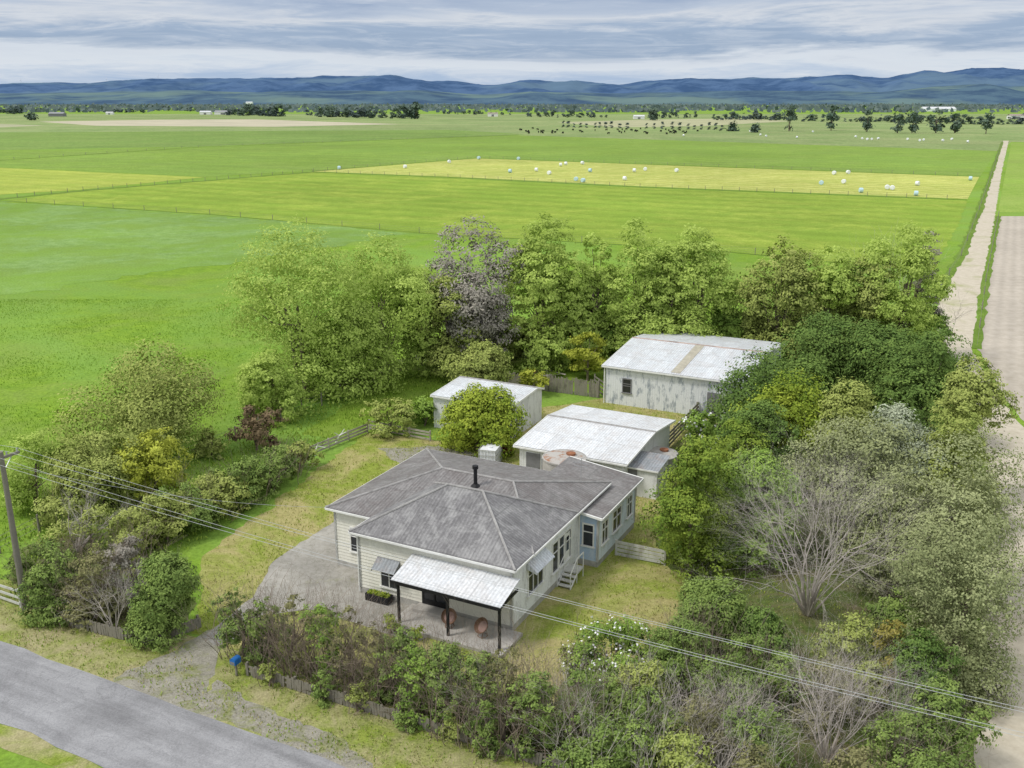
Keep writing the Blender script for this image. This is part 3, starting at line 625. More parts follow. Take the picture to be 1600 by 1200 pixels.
# ---------------------------------------------------------------- windows
def window(parent,o,tv,n,w,h,fm='trim',cols=2,rows=1,hood=None,name='window',label=None):
    o,tv,n=Vector(o),Vector(tv),Vector(n); z=Vector((0,0,1)); fb=MB(); f=.07
    def bar(s0,s1,z0,z1,dep=.05): fb.obox(o+tv*(s0+s1)/2+z*(z0+z1)/2+n*dep,tv*(s1-s0)/2,n*.03,z*(z1-z0)/2)
    bar(-w/2-f,w/2+f,h,h+f*1.3); bar(-w/2-f,-w/2,0,h); bar(w/2,w/2+f,0,h)
    for c in range(1,cols): s=-w/2+w*c/cols; bar(s-.025,s+.025,0,h,.045)
    for r in range(1,rows): bar(-w/2,w/2,h*r/rows-.022,h*r/rows+.022,.043)
    bar(-w/2,w/2,h*.66-.02,h*.66+.02,.047)
    wi=fb.build(name,M[fm],parent,label)
    MB().obox(o+z*h/2+n*.035,tv*w/2,n*.004,z*h/2).build('pane',M['glass'],wi)
    MB().obox(o+z*(-.04)+n*.07,tv*(w/2+.12),n*.07,z*.035).build('sill',M[fm],wi)
    if hood:
        hb=MB(); W=w/2+.2; a=o+z*(h+.38)+n*.03; b=o+z*(h-.05)+n*.62
        hb.face([a-tv*W,a+tv*W,b+tv*W,b-tv*W],[(-W,0),(W,0),(W,.8),(-W,.8)])
        hb.face([a-tv*W-z*.02,b-tv*W-z*.02,b+tv*W-z*.02,a+tv*W-z*.02]); hb.face([a-tv*W,b-tv*W,b-tv*W-z*.12,a-tv*W-z*.35]); hb.face([a+tv*W,b+tv*W,b+tv*W-z*.12,a+tv*W-z*.35])
        hb.build('awning',M[hood],parent)
    return wi
def boards(mb,p0,p1,z0,z1,n,lap=.18):
    p0,p1,n=Vector(p0),Vector(p1),Vector(n); k=int(round((z1-z0)/lap)); s=(z1-z0)/k; Z=Vector((0,0,1)); l=(p1-p0).length
    for i in range(k):
        a=z0+i*s; q=[p0+Z*a+n*.038,p1+Z*a+n*.038,p1+Z*(a+s)+n*.004,p0+Z*(a+s)+n*.004]
        mb.face(q); mb.face([p0+Z*a+n*.004,p1+Z*a+n*.004,p1+Z*a+n*.038,p0+Z*a+n*.038])
# ---------------------------------------------------------------- house
HC=Vector((.146,39.7,0))
def loc(p,c=HC): d=p-c; return Vector((d.dot(EX),d.dot(EY),d.z))
def hit(px,py,ax,val,c=HC):
    o=loc(Vector((0,0,CAMH)),c); r=ray(px,py); r=Vector((r.dot(EX),r.dot(EY),r.z)); t=(val-o[ax])/r[ax]; return o+r*t
house=thing('farmhouse','cream weatherboard farmhouse with grey corrugated hipped roof and white veranda','house',HC,TH)
EZ=3.38
def wall(p0,p1,n,mat,z1=EZ,z0=.35,lab=None):
    b=MB(); boards(b,p0,p1,z0,z1,n); 
    P0,P1,n=Vector(p0),Vector(p1),Vector(n); b.face([P0,P1,P1+Vector((0,0,z1)),P0+Vector((0,0,z1))])
    b.build('wall',M[mat],house,lab)
    fb=MB(); c=(P0+P1)/2; fb.obox(c+Vector((0,0,.17))+n*.004,(P1-P0)/2,n*.02,Vector((0,0,.175))); fb.build('foundation',M['found'],house)
    for q in (P0,P1):
        MB().box(q.x-.06,q.x+.06,q.y-.06,q.y+.06,z0-.02,z1-.003).build('corner_board',M['trim'],house)
WZ=3.0
wall((-8.95,.35,0),(-.35,.35,0),(0,-1,0),'cream'); wall((-.35,.35,0),(-.35,8.3,0),(1,0,0),'white_old',lab='flaking white right side wall')
wall((-8.95,2.25,0),(-8.95,.35,0),(-1,0,0),'cream'); wall((-11.85,2.25,0),(-8.95,2.25,0),(0,-1,0),'cream'); wall((-11.85,11.65,0),(-11.85,2.25,0),(-1,0,0),'cream')
wall((-3.2,11.65,0),(-11.85,11.65,0),(0,1,0),'white_old')
wall((-.35,8.3,0),(.75,8.3,0),(0,-1,0),'blue_old',WZ,.35,'faded pale blue wall panel'); wall((.75,8.3,0),(.75,14,0),(1,0,0),'white_blue',WZ,.35,'flaking blue-white wall of the rear wing'); wall((.75,14,0),(-3.2,14,0),(0,1,0),'white_old',WZ); wall((-3.2,14,0),(-3.2,11.65,0),(-1,0,0),'white_old',WZ)
def roofface(b,pts,axis):
    p0=Vector(pts[0]); uv=[]
    for p in pts:
        p=Vector(p); d=p-p0
        if axis=='x': uv.append((p.x,math.hypot(d.y,d.z)))
        else: uv.append((p.y,math.hypot(d.x,d.z)))
    b.face(pts,uv)
def hip(x0,x1,y0,y1,z,rise,r0,r1,mat,name='roof'):
    yc=(y0+y1)/2; A,B,C_,D=(x0,y0,z),(x1,y0,z),(x1,y1,z),(x0,y1,z); E,Fp=(r0,yc,z+rise),(r1,yc,z+rise); b=MB()
    roofface(b,[A,B,Fp,E],'x'); roofface(b,[C_,D,E,Fp],'x'); roofface(b,[B,C_,Fp],'y'); roofface(b,[D,A,E],'y')
    o=b.build(name,M[mat],house)
    for p,q in ((E,Fp),(A,E),(B,Fp),(C_,Fp),(D,E)):
        MB().tube(Vector(p)+Vector((0,0,.01)),Vector(q)+Vector((0,0,.01)),.065,.065,6).build('ridge_cap',M['ridge'],o)
    MB().box(x0+.03,x1-.03,y0+.03,y1-.03,z-.05,z-.03).build('soffit',M['trim'],house)
    for p,q in ((A,B),(B,C_),(C_,D),(D,A)):
        MB().beam(Vector(p)-Vector((0,0,.07)),Vector(q)-Vector((0,0,.07)),.11,.1).build('gutter',M['trim'],o)
    return o
hip(-9.3,0,0,7.3,3.46,1.86,-5.65,-3.65,'roof_old')
hip(-12.2,.02,1.9,12,3.44,1.2,-8.0,-3.6,'roof_wing')
b=MB(); x0,x1,y0,y1=-3.55,1.1,7.95,14.35; za,zb_=3.05,3.62
roofface(b,[(x1,y0,za),(x1,y1,za),(x0,y1,zb_),(x0,y0,zb_)],'y'); b.face([(x1,y0,za-.03),(x0,y0,zb_-.03),(x0,y1,zb_-.03),(x1,y1,za-.03)])
wr=b.build('roof',M['roof_wing'],house,'low flat brown-grey roof of the rear wing')
b=MB(); b.face([(-3.2,8.28,WZ),(.75,8.28,WZ),(.75,8.28,za+.02),(-3.2,8.28,3.54)]); b.face([(-3.2,14.02,WZ),(-3.2,14.02,3.54),(.75,14.02,za+.02),(.75,14.02,WZ)]); b.build('gable',M['white_old'],house)
for p,q in (((x1,y0,za-.07),(x1,y1,za-.07)),((x1,y0,za-.06),(x0,y0,zb_-.06)),((x1,y1,za-.06),(x0,y1,zb_-.06))): MB().beam(p,q,.1,.12).build('barge_board',M['trim'],wr)
fp=hit(743,757,1,6.0); fl=MB(); fz=3.44+1.2*.8
MB().tube((fp.x,6.0,fz-.3),(fp.x,6.0,fz+1.0),.1,.1,12).tube((fp.x,6,fz+1.0),(fp.x,6,fz+1.18),.16,.16,12).tube((fp.x,6,fz+.02),(fp.x,6,fz+.15),.26,.13,12).build('flue',M['black'],house)
MB().tube((-1.2,10.5,3.2),(-1.2,10.5,5.2),.015,.015,5).beam((-1.7,10.5,4.9),(-.7,10.5,4.9),.02,.02).beam((-1.6,10.5,4.7),(-.8,10.5,4.7),.02,.02).beam((-1.2,10.1,5.1),(-1.2,10.9,5.1),.02,.02).build('aerial',M['galv'],house)
def wpx(ax,val,x0,x1,ytop,ybot,px=None):
    xm=(x0+x1)/2; a=hit(x0,(ytop+ybot)/2,ax,val); b_=hit(x1,(ytop+ybot)/2,ax,val); t_=hit(xm,ytop,ax,val); bo=hit(xm,ybot,ax,val)
    w=abs(a[1-ax]-b_[1-ax]); c=(a[1-ax]+b_[1-ax])/2; return c,w,bo.z,t_.z
c,w_,zb,zt=wpx(1,.35,597,621,884,917); window(house,(c,.35,zb),(1,0,0),(0,-1,0),w_,zt-zb,'trim',2,1,'roof_grey')
window(house,(hit(752,948,1,.35).x,.35,1.1),(1,0,0),(0,-1,0),1.5,1.2,'trim',2,1)
dx=hit(681,950,1,.35).x
d_=MB(); 
for s in (-.68,0,.68): d_.box(dx+s-.05,dx+s+.05,.26,.31,.36,2.5)
d_.box(dx-.73,dx+.73,.255,.305,2.42,2.54); d_.box(dx-.73,dx+.73,.262,.312,.36,.62); dr=d_.build('door',M['black'],house,'black framed glazed front doors')
MB().box(dx-.68,dx+.68,.29,.3,.4,2.46).build('pane',M['glass'],dr); MB().box(dx+.08,dx+.12,.2,.255,1.35,1.5).build('handle',M['galv'],dr)
c,w_,zb,zt=wpx(0,-.35,822,848,900,945); window(house,(-.35,c,1.15),(0,1,0),(1,0,0),1.6,1.45,'trim',3,1,'roof_silver')
for px in (866,876,886): c=hit(px,875,0,-.35).y; window(house,(-.35,c,1.0),(0,1,0),(1,0,0),.62,1.6,'trim',1,1)
window(house,(.22,8.3,1.2),(1,0,0),(0,-1,0),.55,1.2,'trim',1,1)
for yy,ww in ((9.2,.8),(11.0,1.2),(13.0,.7)): window(house,(.75,yy,1.15),(0,1,0),(1,0,0),ww,1.2,'trim',2,1)
window(house,(-10.4,2.25,1.1),(1,0,0),(0,-1,0),.9,1.3,'trim',1,1)
MB().tube((-.28,8.2,.3),(-.28,8.2,3.3),.045,.045,8).build('downpipe',M['trim'],house); MB().tube((-9.0,.27,.1),(-9.0,.27,3.4),.045,.045,8).build('downpipe',M['trim'],house)
vx0,vx1=-5.75,.1
b=MB(); roofface(b,[(vx0,-1.65,2.42),(vx1,-1.65,2.42),(vx1,.3,2.92),(vx0,.3,2.92)],'x'); b.face([(vx0,-1.65,2.4),(vx0,.3,2.9),(vx1,.3,2.9),(vx1,-1.65,2.4)])
vr=b.build('veranda_roof',M['roof_white'],house); MB().beam((vx0,-1.6,2.3),(vx1,-1.6,2.3),.1,.16).beam((vx0+.1,-1.45,2.3),(vx0+.1,.25,2.36),.08,.12).beam((vx1-.1,-1.45,2.3),(vx1-.1,.25,2.36),.08,.12).build('veranda_beam',M['black'],vr)
for x in (-5.45,-2.75,-.05): MB().box(x-.055,x+.055,-1.53,-1.42,.1,2.24).build('post',M['black'],house)
MB().box(vx0-.1,vx1+.15,-1.85,.3,.0,.16).build('veranda_floor',M['concrete'],house)
MB().box(dx-.9,dx+.9,-.35,.3,.162,.34).build('step',M['concrete'],house)
# side door, landing and stairs running down along the right wall
sy=6.6
MB().box(-.31,.5,sy-.4,sy+.45,.5,.58).build('landing',M['whitefence'],house)
for k in range(3): MB().box(-.25,.45,sy-.42-.27*(3-k),sy-.42-.27*(2-k)-.004,.16*k+.08,.16*k+.13).build('step',M['whitefence'],house)
hr=MB()
for xx in (.47,-.27):
    hr.beam((xx,sy-.4,1.4),(xx,sy-1.25,.85),.035,.06); hr.box(xx-.02,xx+.02,sy-.42,sy-.38,.0,1.42); hr.box(xx-.02,xx+.02,sy-1.27,sy-1.23,0,.87); hr.beam((xx,sy-.4,.5),(xx,sy-1.25,.02),.03,.12)
hr.beam((.47,sy-.4,1.4),(.47,sy+.43,1.4),.035,.06); hr.box(.45,.49,sy+.41,sy+.45,0,1.42)
hr.build('handrail',M['trim'],house)
sdr=MB().box(-.345,-.3,sy-.38,sy+.38,.59,2.5).build('door',M['trim'],house,'white side door above the stairs'); MB().box(-.298,-.29,sy-.25,sy+.25,1.5,2.3).build('pane',M['glass'],sdr)
# ---------------------------------------------------------------- sheds
def shed(name,label,org,w,d,h,rise,wm,rm,ridge=.5,ov=.25):
    t=thing(name,label,'shed',org,TH); b=MB(); yr=d*ridge
    b.face([(0,0,0),(w,0,0),(w,0,h),(0,0,h)]); b.face([(w,d,0),(0,d,0),(0,d,h),(w,d,h)])
    b.face([(w,0,0),(w,d,0),(w,d,h),(w,yr,h+rise),(w,0,h)]); b.face([(0,d,0),(0,0,0),(0,0,h),(0,yr,h+rise),(0,d,h)])
    b.build('wall',M[wm],t)
    z=h+.03; k=h+rise+.03; r=MB(); f=rise/yr*ov; f2=rise/(d-yr)*ov if d>yr else 0
    roofface(r,[(-ov,-ov,z-f),(w+ov,-ov,z-f),(w+ov,yr,k),(-ov,yr,k)],'x'); roofface(r,[(w+ov,d+ov,z-f2),(-ov,d+ov,z-f2),(-ov,yr,k),(w+ov,yr,k)],'x')
    ro=r.build('roof',M[rm],t)
    for x in (-ov,w+ov):
        MB().beam((x,-ov,z-f-.05),(x,yr,k-.05),.05,.14).build('barge_board',M['trim'],ro); MB().beam((x,d+ov,z-f2-.05),(x,yr,k-.05),.05,.14).build('barge_board',M['trim'],ro)
    MB().tube((-ov,yr,k),(w+ov,yr,k),.08,.08,6).build('ridge_cap',M['rustcap'] if name=='barn' else M['ridge'],ro)
    MB().beam((-ov,-ov-.05,z-f-.08),(w+ov,-ov-.05,z-f-.08),.1,.1).build('gutter',M['trim'],ro)
    return t,ro,z,k,yr
t,ro,z,k,yr=shed('barn','large white corrugated iron barn with peeling paint behind the house',G(945,629),11.4,14,3.25,.75,'barnwall','roof_silver')
b=MB(); b.obox((5.9,yr/2,(z+k)/2+.02),(.38,0,0),(0,yr/2*.97,(k-z)/2*.97),(0,0,.01)); b.build('skylight',M['skylight'],ro)
window(t,(1.9,0,1.15),(1,0,0),(0,-1,0),.65,1.1,'greytrim',1,2)
MB().box(8.6,9.7,-.04,-.005,.02,2.1).build('door',M['greytrim'],t)
MB().tube((-.06,-.1,0),(-.06,-.1,3.1),.05,.05,8).build('downpipe',M['trim'],t)
t,ro,z,k,yr=shed('garage','white roofed garage shed with rusty patches behind the farmhouse',Vector((.5,59.4,0)),7.3,9.2,2.45,.45,'shedwall','roof_white',.55,.3)
MB().box(.5,1.5,-.04,-.005,.02,2.0).build('door',M['greytrim'],t)
window(t,(7.3,3,1.0),(0,1,0),(1,0,0),1.0,.9,'greytrim',2,1)
t,ro,z,k,yr=shed('small_shed','small white iron shed behind the round green tree',Vector((-6.0,70.0,0)),6.6,5.4,2.6,.3,'shedwall','roof_silver',.8,.15)
MB().box(1.2,2.2,-.04,-.005,.02,2.0).build('door',M['greytrim'],t)
window(t,(6.6,1.4,1.3),(0,1,0),(1,0,0),.6,.5,'greytrim',1,1)
def leanto(name,label,px,py,w,d,h0,h1,wm,rm):
    t=thing(name,label,'shed',G(px,py),TH); b=MB(); b.face([(0,0,0),(w,0,0),(w,0,h0),(0,0,h0)]); b.face([(w,0,0),(w,d,0),(w,d,h1),(w,0,h0)]); b.face([(0,d,0),(0,0,0),(0,0,h0),(0,d,h1)]); b.face([(w,d,0),(0,d,0),(0,d,h1),(w,d,h1)]); b.build('wall',M[wm],t)
    r=MB(); roofface(r,[(-.12,-.12,h0+.02),(w+.12,-.12,h0+.02),(w+.12,d+.12,h1+.02),(-.12,d+.12,h1+.02)],'x'); r.face([(-.12,-.12,h0),(-.12,d+.12,h1),(w+.12,d+.12,h1),(w+.12,-.12,h0)]); ro=r.build('roof',M[rm],t)
    MB().beam((-.12,-.14,h0),(w+.12,-.14,h0),.04,.1).build('fascia',M['trim'],ro)
    MB().box(w*.3,w*.3+.8,-.03,-.004,0.02,min(1.9,h0-.1)).build('door',M['greytrim'],t); return t
leanto('lean_to_shed','low reddish roofed lean-to between the farmhouse and the garage',842,785,2.2,1.5,1.9,2.1,'shedwall','roof_red')
leanto('lean_to_shed','low grey roofed lean-to beside the rear wing of the house',955,768,3.0,2.2,1.9,2.2,'white_old','roof_grey')
def tank(label,p,r,h,mat,lid):
    t=thing('water_tank',label,'water tank',p); MB().lathe([(0,0),(r,0),(r,h),(r*1.03,h),(r*1.03,h+.1),(r*.97,h+.12)],28).build('tank_body',M[mat],t)
    MB().lathe([(r*.97,h+.11),(r*.5,h+.25),(0,h+.32)],28).build('lid',M[lid],t); MB().lathe([(.3,h+.2),(.3,h+.38),(0,h+.4)],12,(r*.3,0,0)).build('hatch',M['rusty'],t); MB().tube((-r-.05,0,0),(-r-.05,0,h),.04,.04,6).build('pipe',M['galv'],t)
tank('round concrete water tank with rust stained lid in front of the garage shed',Vector((.5,59.4,0))+EX*4.0-EY*1.8,1.35,2.75,'concrete','rustlid')
tank('low grey concrete tank right of the garage shed',G(1027,738),1.3,1.3,'found','concrete')
t=thing('plastic_liquid_tank','white caged plastic liquid tank behind the farmhouse roof','tank',G(766,727),TH+.2); t.scale=(1.2,1.2,1.2)
MB().box(-.5,.5,-.6,.6,.0,.14).build('pallet',M['fence'],t); MB().box(-.47,.47,-.57,.57,.15,1.1).lathe([(.15,1.1),(.15,1.16),(0,1.17)],12).build('tank_body',M['ibc'],t)
c=MB()
for z in (.3,.55,.8,1.12):
    for s in (-1,1): c.beam((-.52,s*.62,z),(.52,s*.62,z),.025,.025); c.beam((s*.52,-.62,z),(s*.52,.62,z),.025,.025)
for k in range(6):
    for s in (-1,1): c.beam((-.5+k*.2,s*.62,.14),(-.5+k*.2,s*.62,1.12),.02,.02); c.beam((s*.52,-.6+k*.24,.14),(s*.52,-.6+k*.24,1.12),.02,.02)
c.build('cage',M['galv'],t)
t=thing('garden_cart','faded red garden cart next to the white plastic tank','cart',G(790,710),.6)
b=MB(); b.box(-.5,.5,-.3,.3,.3,.34); b.box(-.5,.5,-.3,-.26,.34,.5); b.box(-.5,.5,.26,.3,.34,.5); b.box(-.5,-.46,-.26,.26,.34,.5); b.build('tray',M['red'],t)
for sx_ in (-.35,.35):
    for sy_ in (-.35,.35): MB().tube((sx_,sy_-.03,.16),(sx_,sy_+.03,.16),.16,.16,14).build('wheel',M['black'],t)
MB().tube((.5,0,.33),(1.1,0,.7),.02,.02,6).build('handle',M['black'],t)
t=thing('timber_pile','pile of pale broken timber on the rear lawn','pile',G(853,588)); 
for k in range(16):
    a=random.uniform(0,6.28); p=Vector((random.gauss(0,.6),random.gauss(0,.4),.12+random.random()*.4)); q=Vector((math.cos(a),math.sin(a),random.uniform(-.15,.2)))*random.uniform(.5,1.1)
    MB().beam(p-q,p+q,.14,.06).build('plank',M['deadwood'] if k%3 else M['rusty'],t)
t=thing('planter_box','long black planter box of green plants against the front wall','planter',HC+EX*(-8.3)+EY*(-.25)+Vector((0,0,.02)),TH)
b=MB(); b.box(0,1.35,0,.04,0,.38); b.box(0,1.35,.46,.5,0,.38); b.box(0,.04,.04,.46,0,.38); b.box(1.31,1.35,.04,.46,0,.38); b.box(.04,1.31,.04,.46,0.01,.3); b.build('box',M['black'],t)
rg=np.random.default_rng(3); P=np.stack([rg.uniform(.06,1.29,500),rg.uniform(.06,.44,500),rg.uniform(.3,.48,500)],1); me=leafmesh('plants',P,np.tile([0,0,1.],(500,1)),np.full(500,.1),rg.random(500),rg); me.materials.append(L['citrus']); o=bpy.data.objects.new('plants',me); COL.objects.link(o); o.parent=t
def chair(label,x,y,rz):
    t=thing('cane_chair',label,'chair',HC+EX*x+EY*y+Vector((0,0,.16)),TH+rz,'cane chairs on the veranda'); t.scale=(.8,.8,.85)
    b=MB(); prof=[(0,0),(.22,.03),(.38,.13),(.47,.3)]
    for s,off in ((1,0),(1,.03)):
        for (r0,z0),(r1,z1) in zip(prof,prof[1:]):
            for k in range(20):
                a0=2*math.pi*k/20; a1=2*math.pi*(k+1)/20; q=[]
                for r_,z_,a in ((r0,z0,a0),(r0,z0,a1),(r1,z1,a1),(r1,z1,a0)):
                    X,Y,Z=r_*math.cos(a),r_*math.sin(a),z_+off; c_,s_=math.cos(.85),math.sin(.85)
                    q.append((X,Y*c_+Z*-s_+.12,Y*s_+Z*c_+.5))
                b.face(q)
    b.build('seat_shell',M['cane'],t)
    b=MB(); c_,s_=math.cos(.85),math.sin(.85)
    for (r0,z0),(r1,z1) in zip([(0,.13),(.25,.15),(.32,.12)],[(.25,.15),(.32,.12),(.33,.07)]):
        for k in range(16):
            a0=2*math.pi*k/16; a1=2*math.pi*(k+1)/16; q=[]
            for r_,z_,a in ((r0,z0,a0),(r0,z0,a1),(r1,z1,a1),(r1,z1,a0)):
                X,Y,Z=r_*math.cos(a),r_*math.sin(a),z_; q.append((X,Y*c_-Z*s_+.12,Y*s_+Z*c_+.5))
            b.face(q)
    b.build('cushion',M['pink'],t)
    for a in (.8,2.3,3.9,5.4): MB().tube((.3*math.cos(a),.3*math.sin(a),0),(.14*math.cos(a),.14*math.sin(a)+.1,.5),.02,.02,6).build('leg',M['cane'],t)
    b=MB()
    for k in range(14): a0=2*math.pi*k/14; a1=2*math.pi*(k+1)/14; b.tube((.28*math.cos(a0),.28*math.sin(a0),.05),(.28*math.cos(a1),.28*math.sin(a1),.05),.018,.018,5)
    b.build('base_ring',M['cane'],t)
chair('round cane chair at the middle of the veranda',-3.1,-.75,.3)
chair('round cane chair at the right end of the veranda',-1.3,-.8,-.3)
t=thing('mailbox','blue mailbox on a post by the driveway entrance','mailbox',G(370,1056),TH); t.scale=(.75,.75,.75)
MB().box(-.05,.05,-.05,.05,0,.85).build('post',M['fence'],t)
b=MB(); b.box(-.2,.2,-.25,.25,.85,1.1)
n=10
for k in range(n): a0=math.pi*k/n; a1=math.pi*(k+1)/n; b.face([(.2*math.cos(a0),-.25,1.1+.15*math.sin(a0)),(.2*math.cos(a0),.25,1.1+.15*math.sin(a0)),(.2*math.cos(a1),.25,1.1+.15*math.sin(a1)),(.2*math.cos(a1),-.25,1.1+.15*math.sin(a1))])
for y in (-.25,.25): b.face([(.2*math.cos(math.pi*k/n),y,1.1+.15*math.sin(math.pi*k/n)) for k in range(n+1)])
b.build('box',M['blue'],t); MB().box(-.15,.15,-.262,-.252,.88,1.05).build('door',M['greytrim'],t)
for x,y,ty,l in ((492,712,690,'white painted dead branch stuck up behind the low fence, left one'),(524,694,668,'white painted dead branch stuck up behind the low fence, right one')):
    seedc[0]+=1; rg=np.random.default_rng(seedc[0]); b=MB(); branch(b,Vector((0,0,0)),Vector((0.3,0,1)).normalized(),HT(x,y,ty)*.7,.07,1,rg,.6,.1,6); o=b.build('white_branch',M['trim']); o.location=G(x,y); tag(o,l,'branch')
# ---------------------------------------------------------------- power pole + wires
pb_=G(40,952); ph=HT(40,952,706)
def pole(label,p,lean=0):
    t=thing('power_pole',label,'power pole',p,TH); MB().tube((0,0,-.3),(lean,0,ph),.17,.11,12).build('pole',M['pole'],t)
    ca=MB().beam((lean-.1,-1.0,ph-.35),(lean-.1,1.0,ph-.35),.1,.12).build('crossarm',M['fence'],t)
    for y in (-.9,-.35,.35,.9): MB().tube((lean-.1,y,ph-.29),(lean-.1,y,ph-.12),.05,.035,8).build('insulator',M['galv'],ca)
    for y in (-.6,.6): MB().beam((lean-.1,y,ph-.4),(lean,0,ph-1.0),.04,.02).build('brace',M['galv'],t)
    return t
pole('grey wooden power pole with crossarm beside the road at left',pb_,-.0); q2=pb_+EX*62; pole('power pole further along the road beyond the right edge',q2); q0=pb_-EX*62; pole('power pole further along the road beyond the left edge',q0)
def wire(a,b,label,sag=.9,r=.008):
    m_=MB(); n=24; pr=None
    for k in range(n+1):
        f=k/n; p=a+(b-a)*f-Vector((0,0,4*sag*f*(1-f)))-a
        if pr is not None: m_.tube(pr,p,r,r,4,False)
        pr=p
    o=m_.build('power_line',M['wire']); o.location=a; tag(o,label,'power line','overhead lines along the road'); return o
for i,y in enumerate((-.9,-.35,.35,.9)):
    off=EY*y+Vector((0,0,ph-.1)); nm=['nearest the road','second from the road','third from the road','nearest the house'][i]
    wire(pb_+off,q2+off,'pale overhead line crossing in front of the farmhouse, '+nm,sag=.7+.25*(i%2)); wire(q0+off,pb_+off,'overhead line leaving the pole to the left, '+nm)
wire(pb_+Vector((0,0,ph-.6)),HC+EX*(-12.1)+EY*2.3+Vector((0,0,3.3)),'thin service line from the pole to the left corner of the house',.5,.007)
# ---------------------------------------------------------------- mid trees
T=tree
T('tree','large bushy olive-brown tree in the paddock at left','tree',232,712,526,116,'round','olive',mult=1.5)
T('willow_tree','broad pale green willow, leftmost of the tall trees','tree',472,622,366,102,'willow','willow',mult=1.4)
T('willow_tree','pale green willow just right of the broad leftmost willow','tree',595,598,384,84,'willow','willow',mult=1.4)
T('willow_tree','low pale willow filling the gap in front of the broad willow','tree',425,655,545,48,'round','willow',mult=1.1)
T('willow_tree','low leafy willow between the two broad willows','tree',535,612,470,64,'round','willow',mult=1.2)
T('tree','tall grey-brown tree standing among the willows','tree',755,575,350,80,'round','mauve',mult=1.2)
T('tree','airy olive tree in front of the grey-brown tree','tree',705,590,425,50,'airy','olive',mult=1.9)
T('tree','layered green tree at the back corner of the lawn','tree',742,628,532,54,'round','olive',mult=1.1)
T('tree','pale leafy tree right of the second broad willow','tree',660,582,430,48,'round','willow')
T('willow_tree','tall narrow willow right of the grey-brown tree','tree',848,575,350,52,'col','willow',mult=1.2)
T('willow_tree','small thin willow between two tall narrow willows','tree',893,572,420,38,'col','willow',mult=1.2)
T('willow_tree','tall thin willow behind the yellow-green young tree','tree',926,570,368,34,'thin','willow',mult=2.4)
T('willow_tree','tall willow directly behind the left end of the barn','tree',990,568,345,60,'willow','willow',mult=1.4)
T('willow_tree','tall rounded willow behind the middle of the barn','tree',1088,566,355,62,'willow','willow',mult=1.4)
T('willow_tree','narrow willow squeezed between two tall willows behind the barn','tree',1042,570,385,40,'col','willow')
T('willow_tree','tall green willow right of the gap in the row','tree',1213,572,378,62,'willow','olive',mult=1.4)
T('willow_tree','willow with thin top, second right of the gap','tree',1285,570,388,50,'thin','willow',mult=2.4)
T('tree','dark leafy tree between the thin willow and the open tree','tree',1340,572,400,48,'willow','olive',mult=1.2)
T('tree','open topped green tree near the farm track','tree',1395,575,352,62,'airy','willow',mult=1.8)
T('tree','rusty topped thin tree beside the farm track','tree',1420,560,365,34,'thin','mauve',mult=1.3)
for i,(x,ty,hw,c) in enumerate([(800,490,44,'olive'),(870,480,42,'willow'),(945,470,38,'green'),(1010,470,38,'olive'),(1060,460,40,'willow'),(1125,470,36,'green'),(1180,480,38,'olive'),(1250,470,46,'green'),(1320,470,46,'olive'),(1385,470,46,'green'),(1435,480,38,'green')]):
    T('understorey_tree','low leafy tree filling in under the back row of willows, %s from the left'%['first','second','third','fourth','fifth','sixth','seventh','eighth','ninth','tenth','eleventh'][i],'tree',x,562,ty,hw,'round',c,'understorey of the willow row')
T('young_tree','small bright yellow-green tree left of the barn','tree',918,595,514,34,'layer','yellow',mult=1.5)
T('round_tree','dense rounded bright green tree in the yard behind the house','tree',746,704,600,58,'dense','citrus',mult=1.4)
T('shrub','yellow-green shrub by the rear paling fence','shrub',832,618,578,24,'shrub','yellow')
T('shrub','dull reddish bush behind the left hedge','shrub',402,703,632,42,'airy','red',mult=1.3)
T('shrub','wide olive shrub left of the round green tree','shrub',610,678,624,38,'shrub','olive')
T('shrub','dark green leafy bush beside the small white shed','shrub',663,665,622,30,'shrub','green')
T('shrub','brown-green shrub at the foot of the large olive-brown tree','shrub',330,712,672,30,'shrub','olive')
hd=[(262,842,765,46),(300,824,750,48),(338,804,738,48),(372,786,722,46),(404,770,710,44),(436,752,698,42),(466,736,692,34)]
for (x,y,ty,h_),nm in zip(hd,['first from the pole end','second from the pole end','third from the pole end','fourth from the pole end','fifth from the pole end','sixth from the pole end','last, nearest the low fence']): T('hedge_shrub','olive hedge shrub along the left side of the lawn, '+nm,'shrub',x,y,ty,h_,'hedge','olive' if x%4 else 'hedge','left lawn hedge',1.2,10)
T('tree','spreading green tree at the far left above the pole','tree',60,790,682,64,'airy','willow',mult=1.6)
T('tree','yellowish leafy tree left of the hedge','tree',165,785,672,70,'round','olive',mult=1.2)
T('tree','yellow tinged shrub tree under the large olive-brown tree','tree',245,780,670,50,'airy','yellow',mult=1.5)
T('shrub','low rough bush between the spreading tree and the yellowish tree','shrub',110,815,745,52,'hedge','olive',None,1,6)
bare('bare_tree','leaning bare tree between the power pole and the hedge',120,860,765,75,6,4,lean=(.5,0),r=.07)
T('shrub','sprawling olive bush at the base of the left trees','shrub',140,860,800,70,'hedge','olive',None,1,5)
T('shrub','low green bush below the left hedge','shrub',215,862,795,48,'hedge','olive',None,.9,8)
T('shrub','olive bush with bare stems behind the power pole','shrub',70,912,845,50,'hedge','hedge',None,.9,12)
T('shrub','dark green bush right of the power pole','shrub',88,962,868,44,'hedge','hedge',None,1.3,4)
T('shrub','brown twiggy bush in the corner garden','shrub',150,965,858,48,'hedge','brown',None,.7,20)
T('shrub','mauve leafed bush in the corner garden behind the front fence','shrub',205,945,842,44,'hedge','mauve',None,.7,16)
T('shrub','dense rounded dark green bush beside the driveway entrance','shrub',265,990,862,54,'dense','hedge',None,1.5)
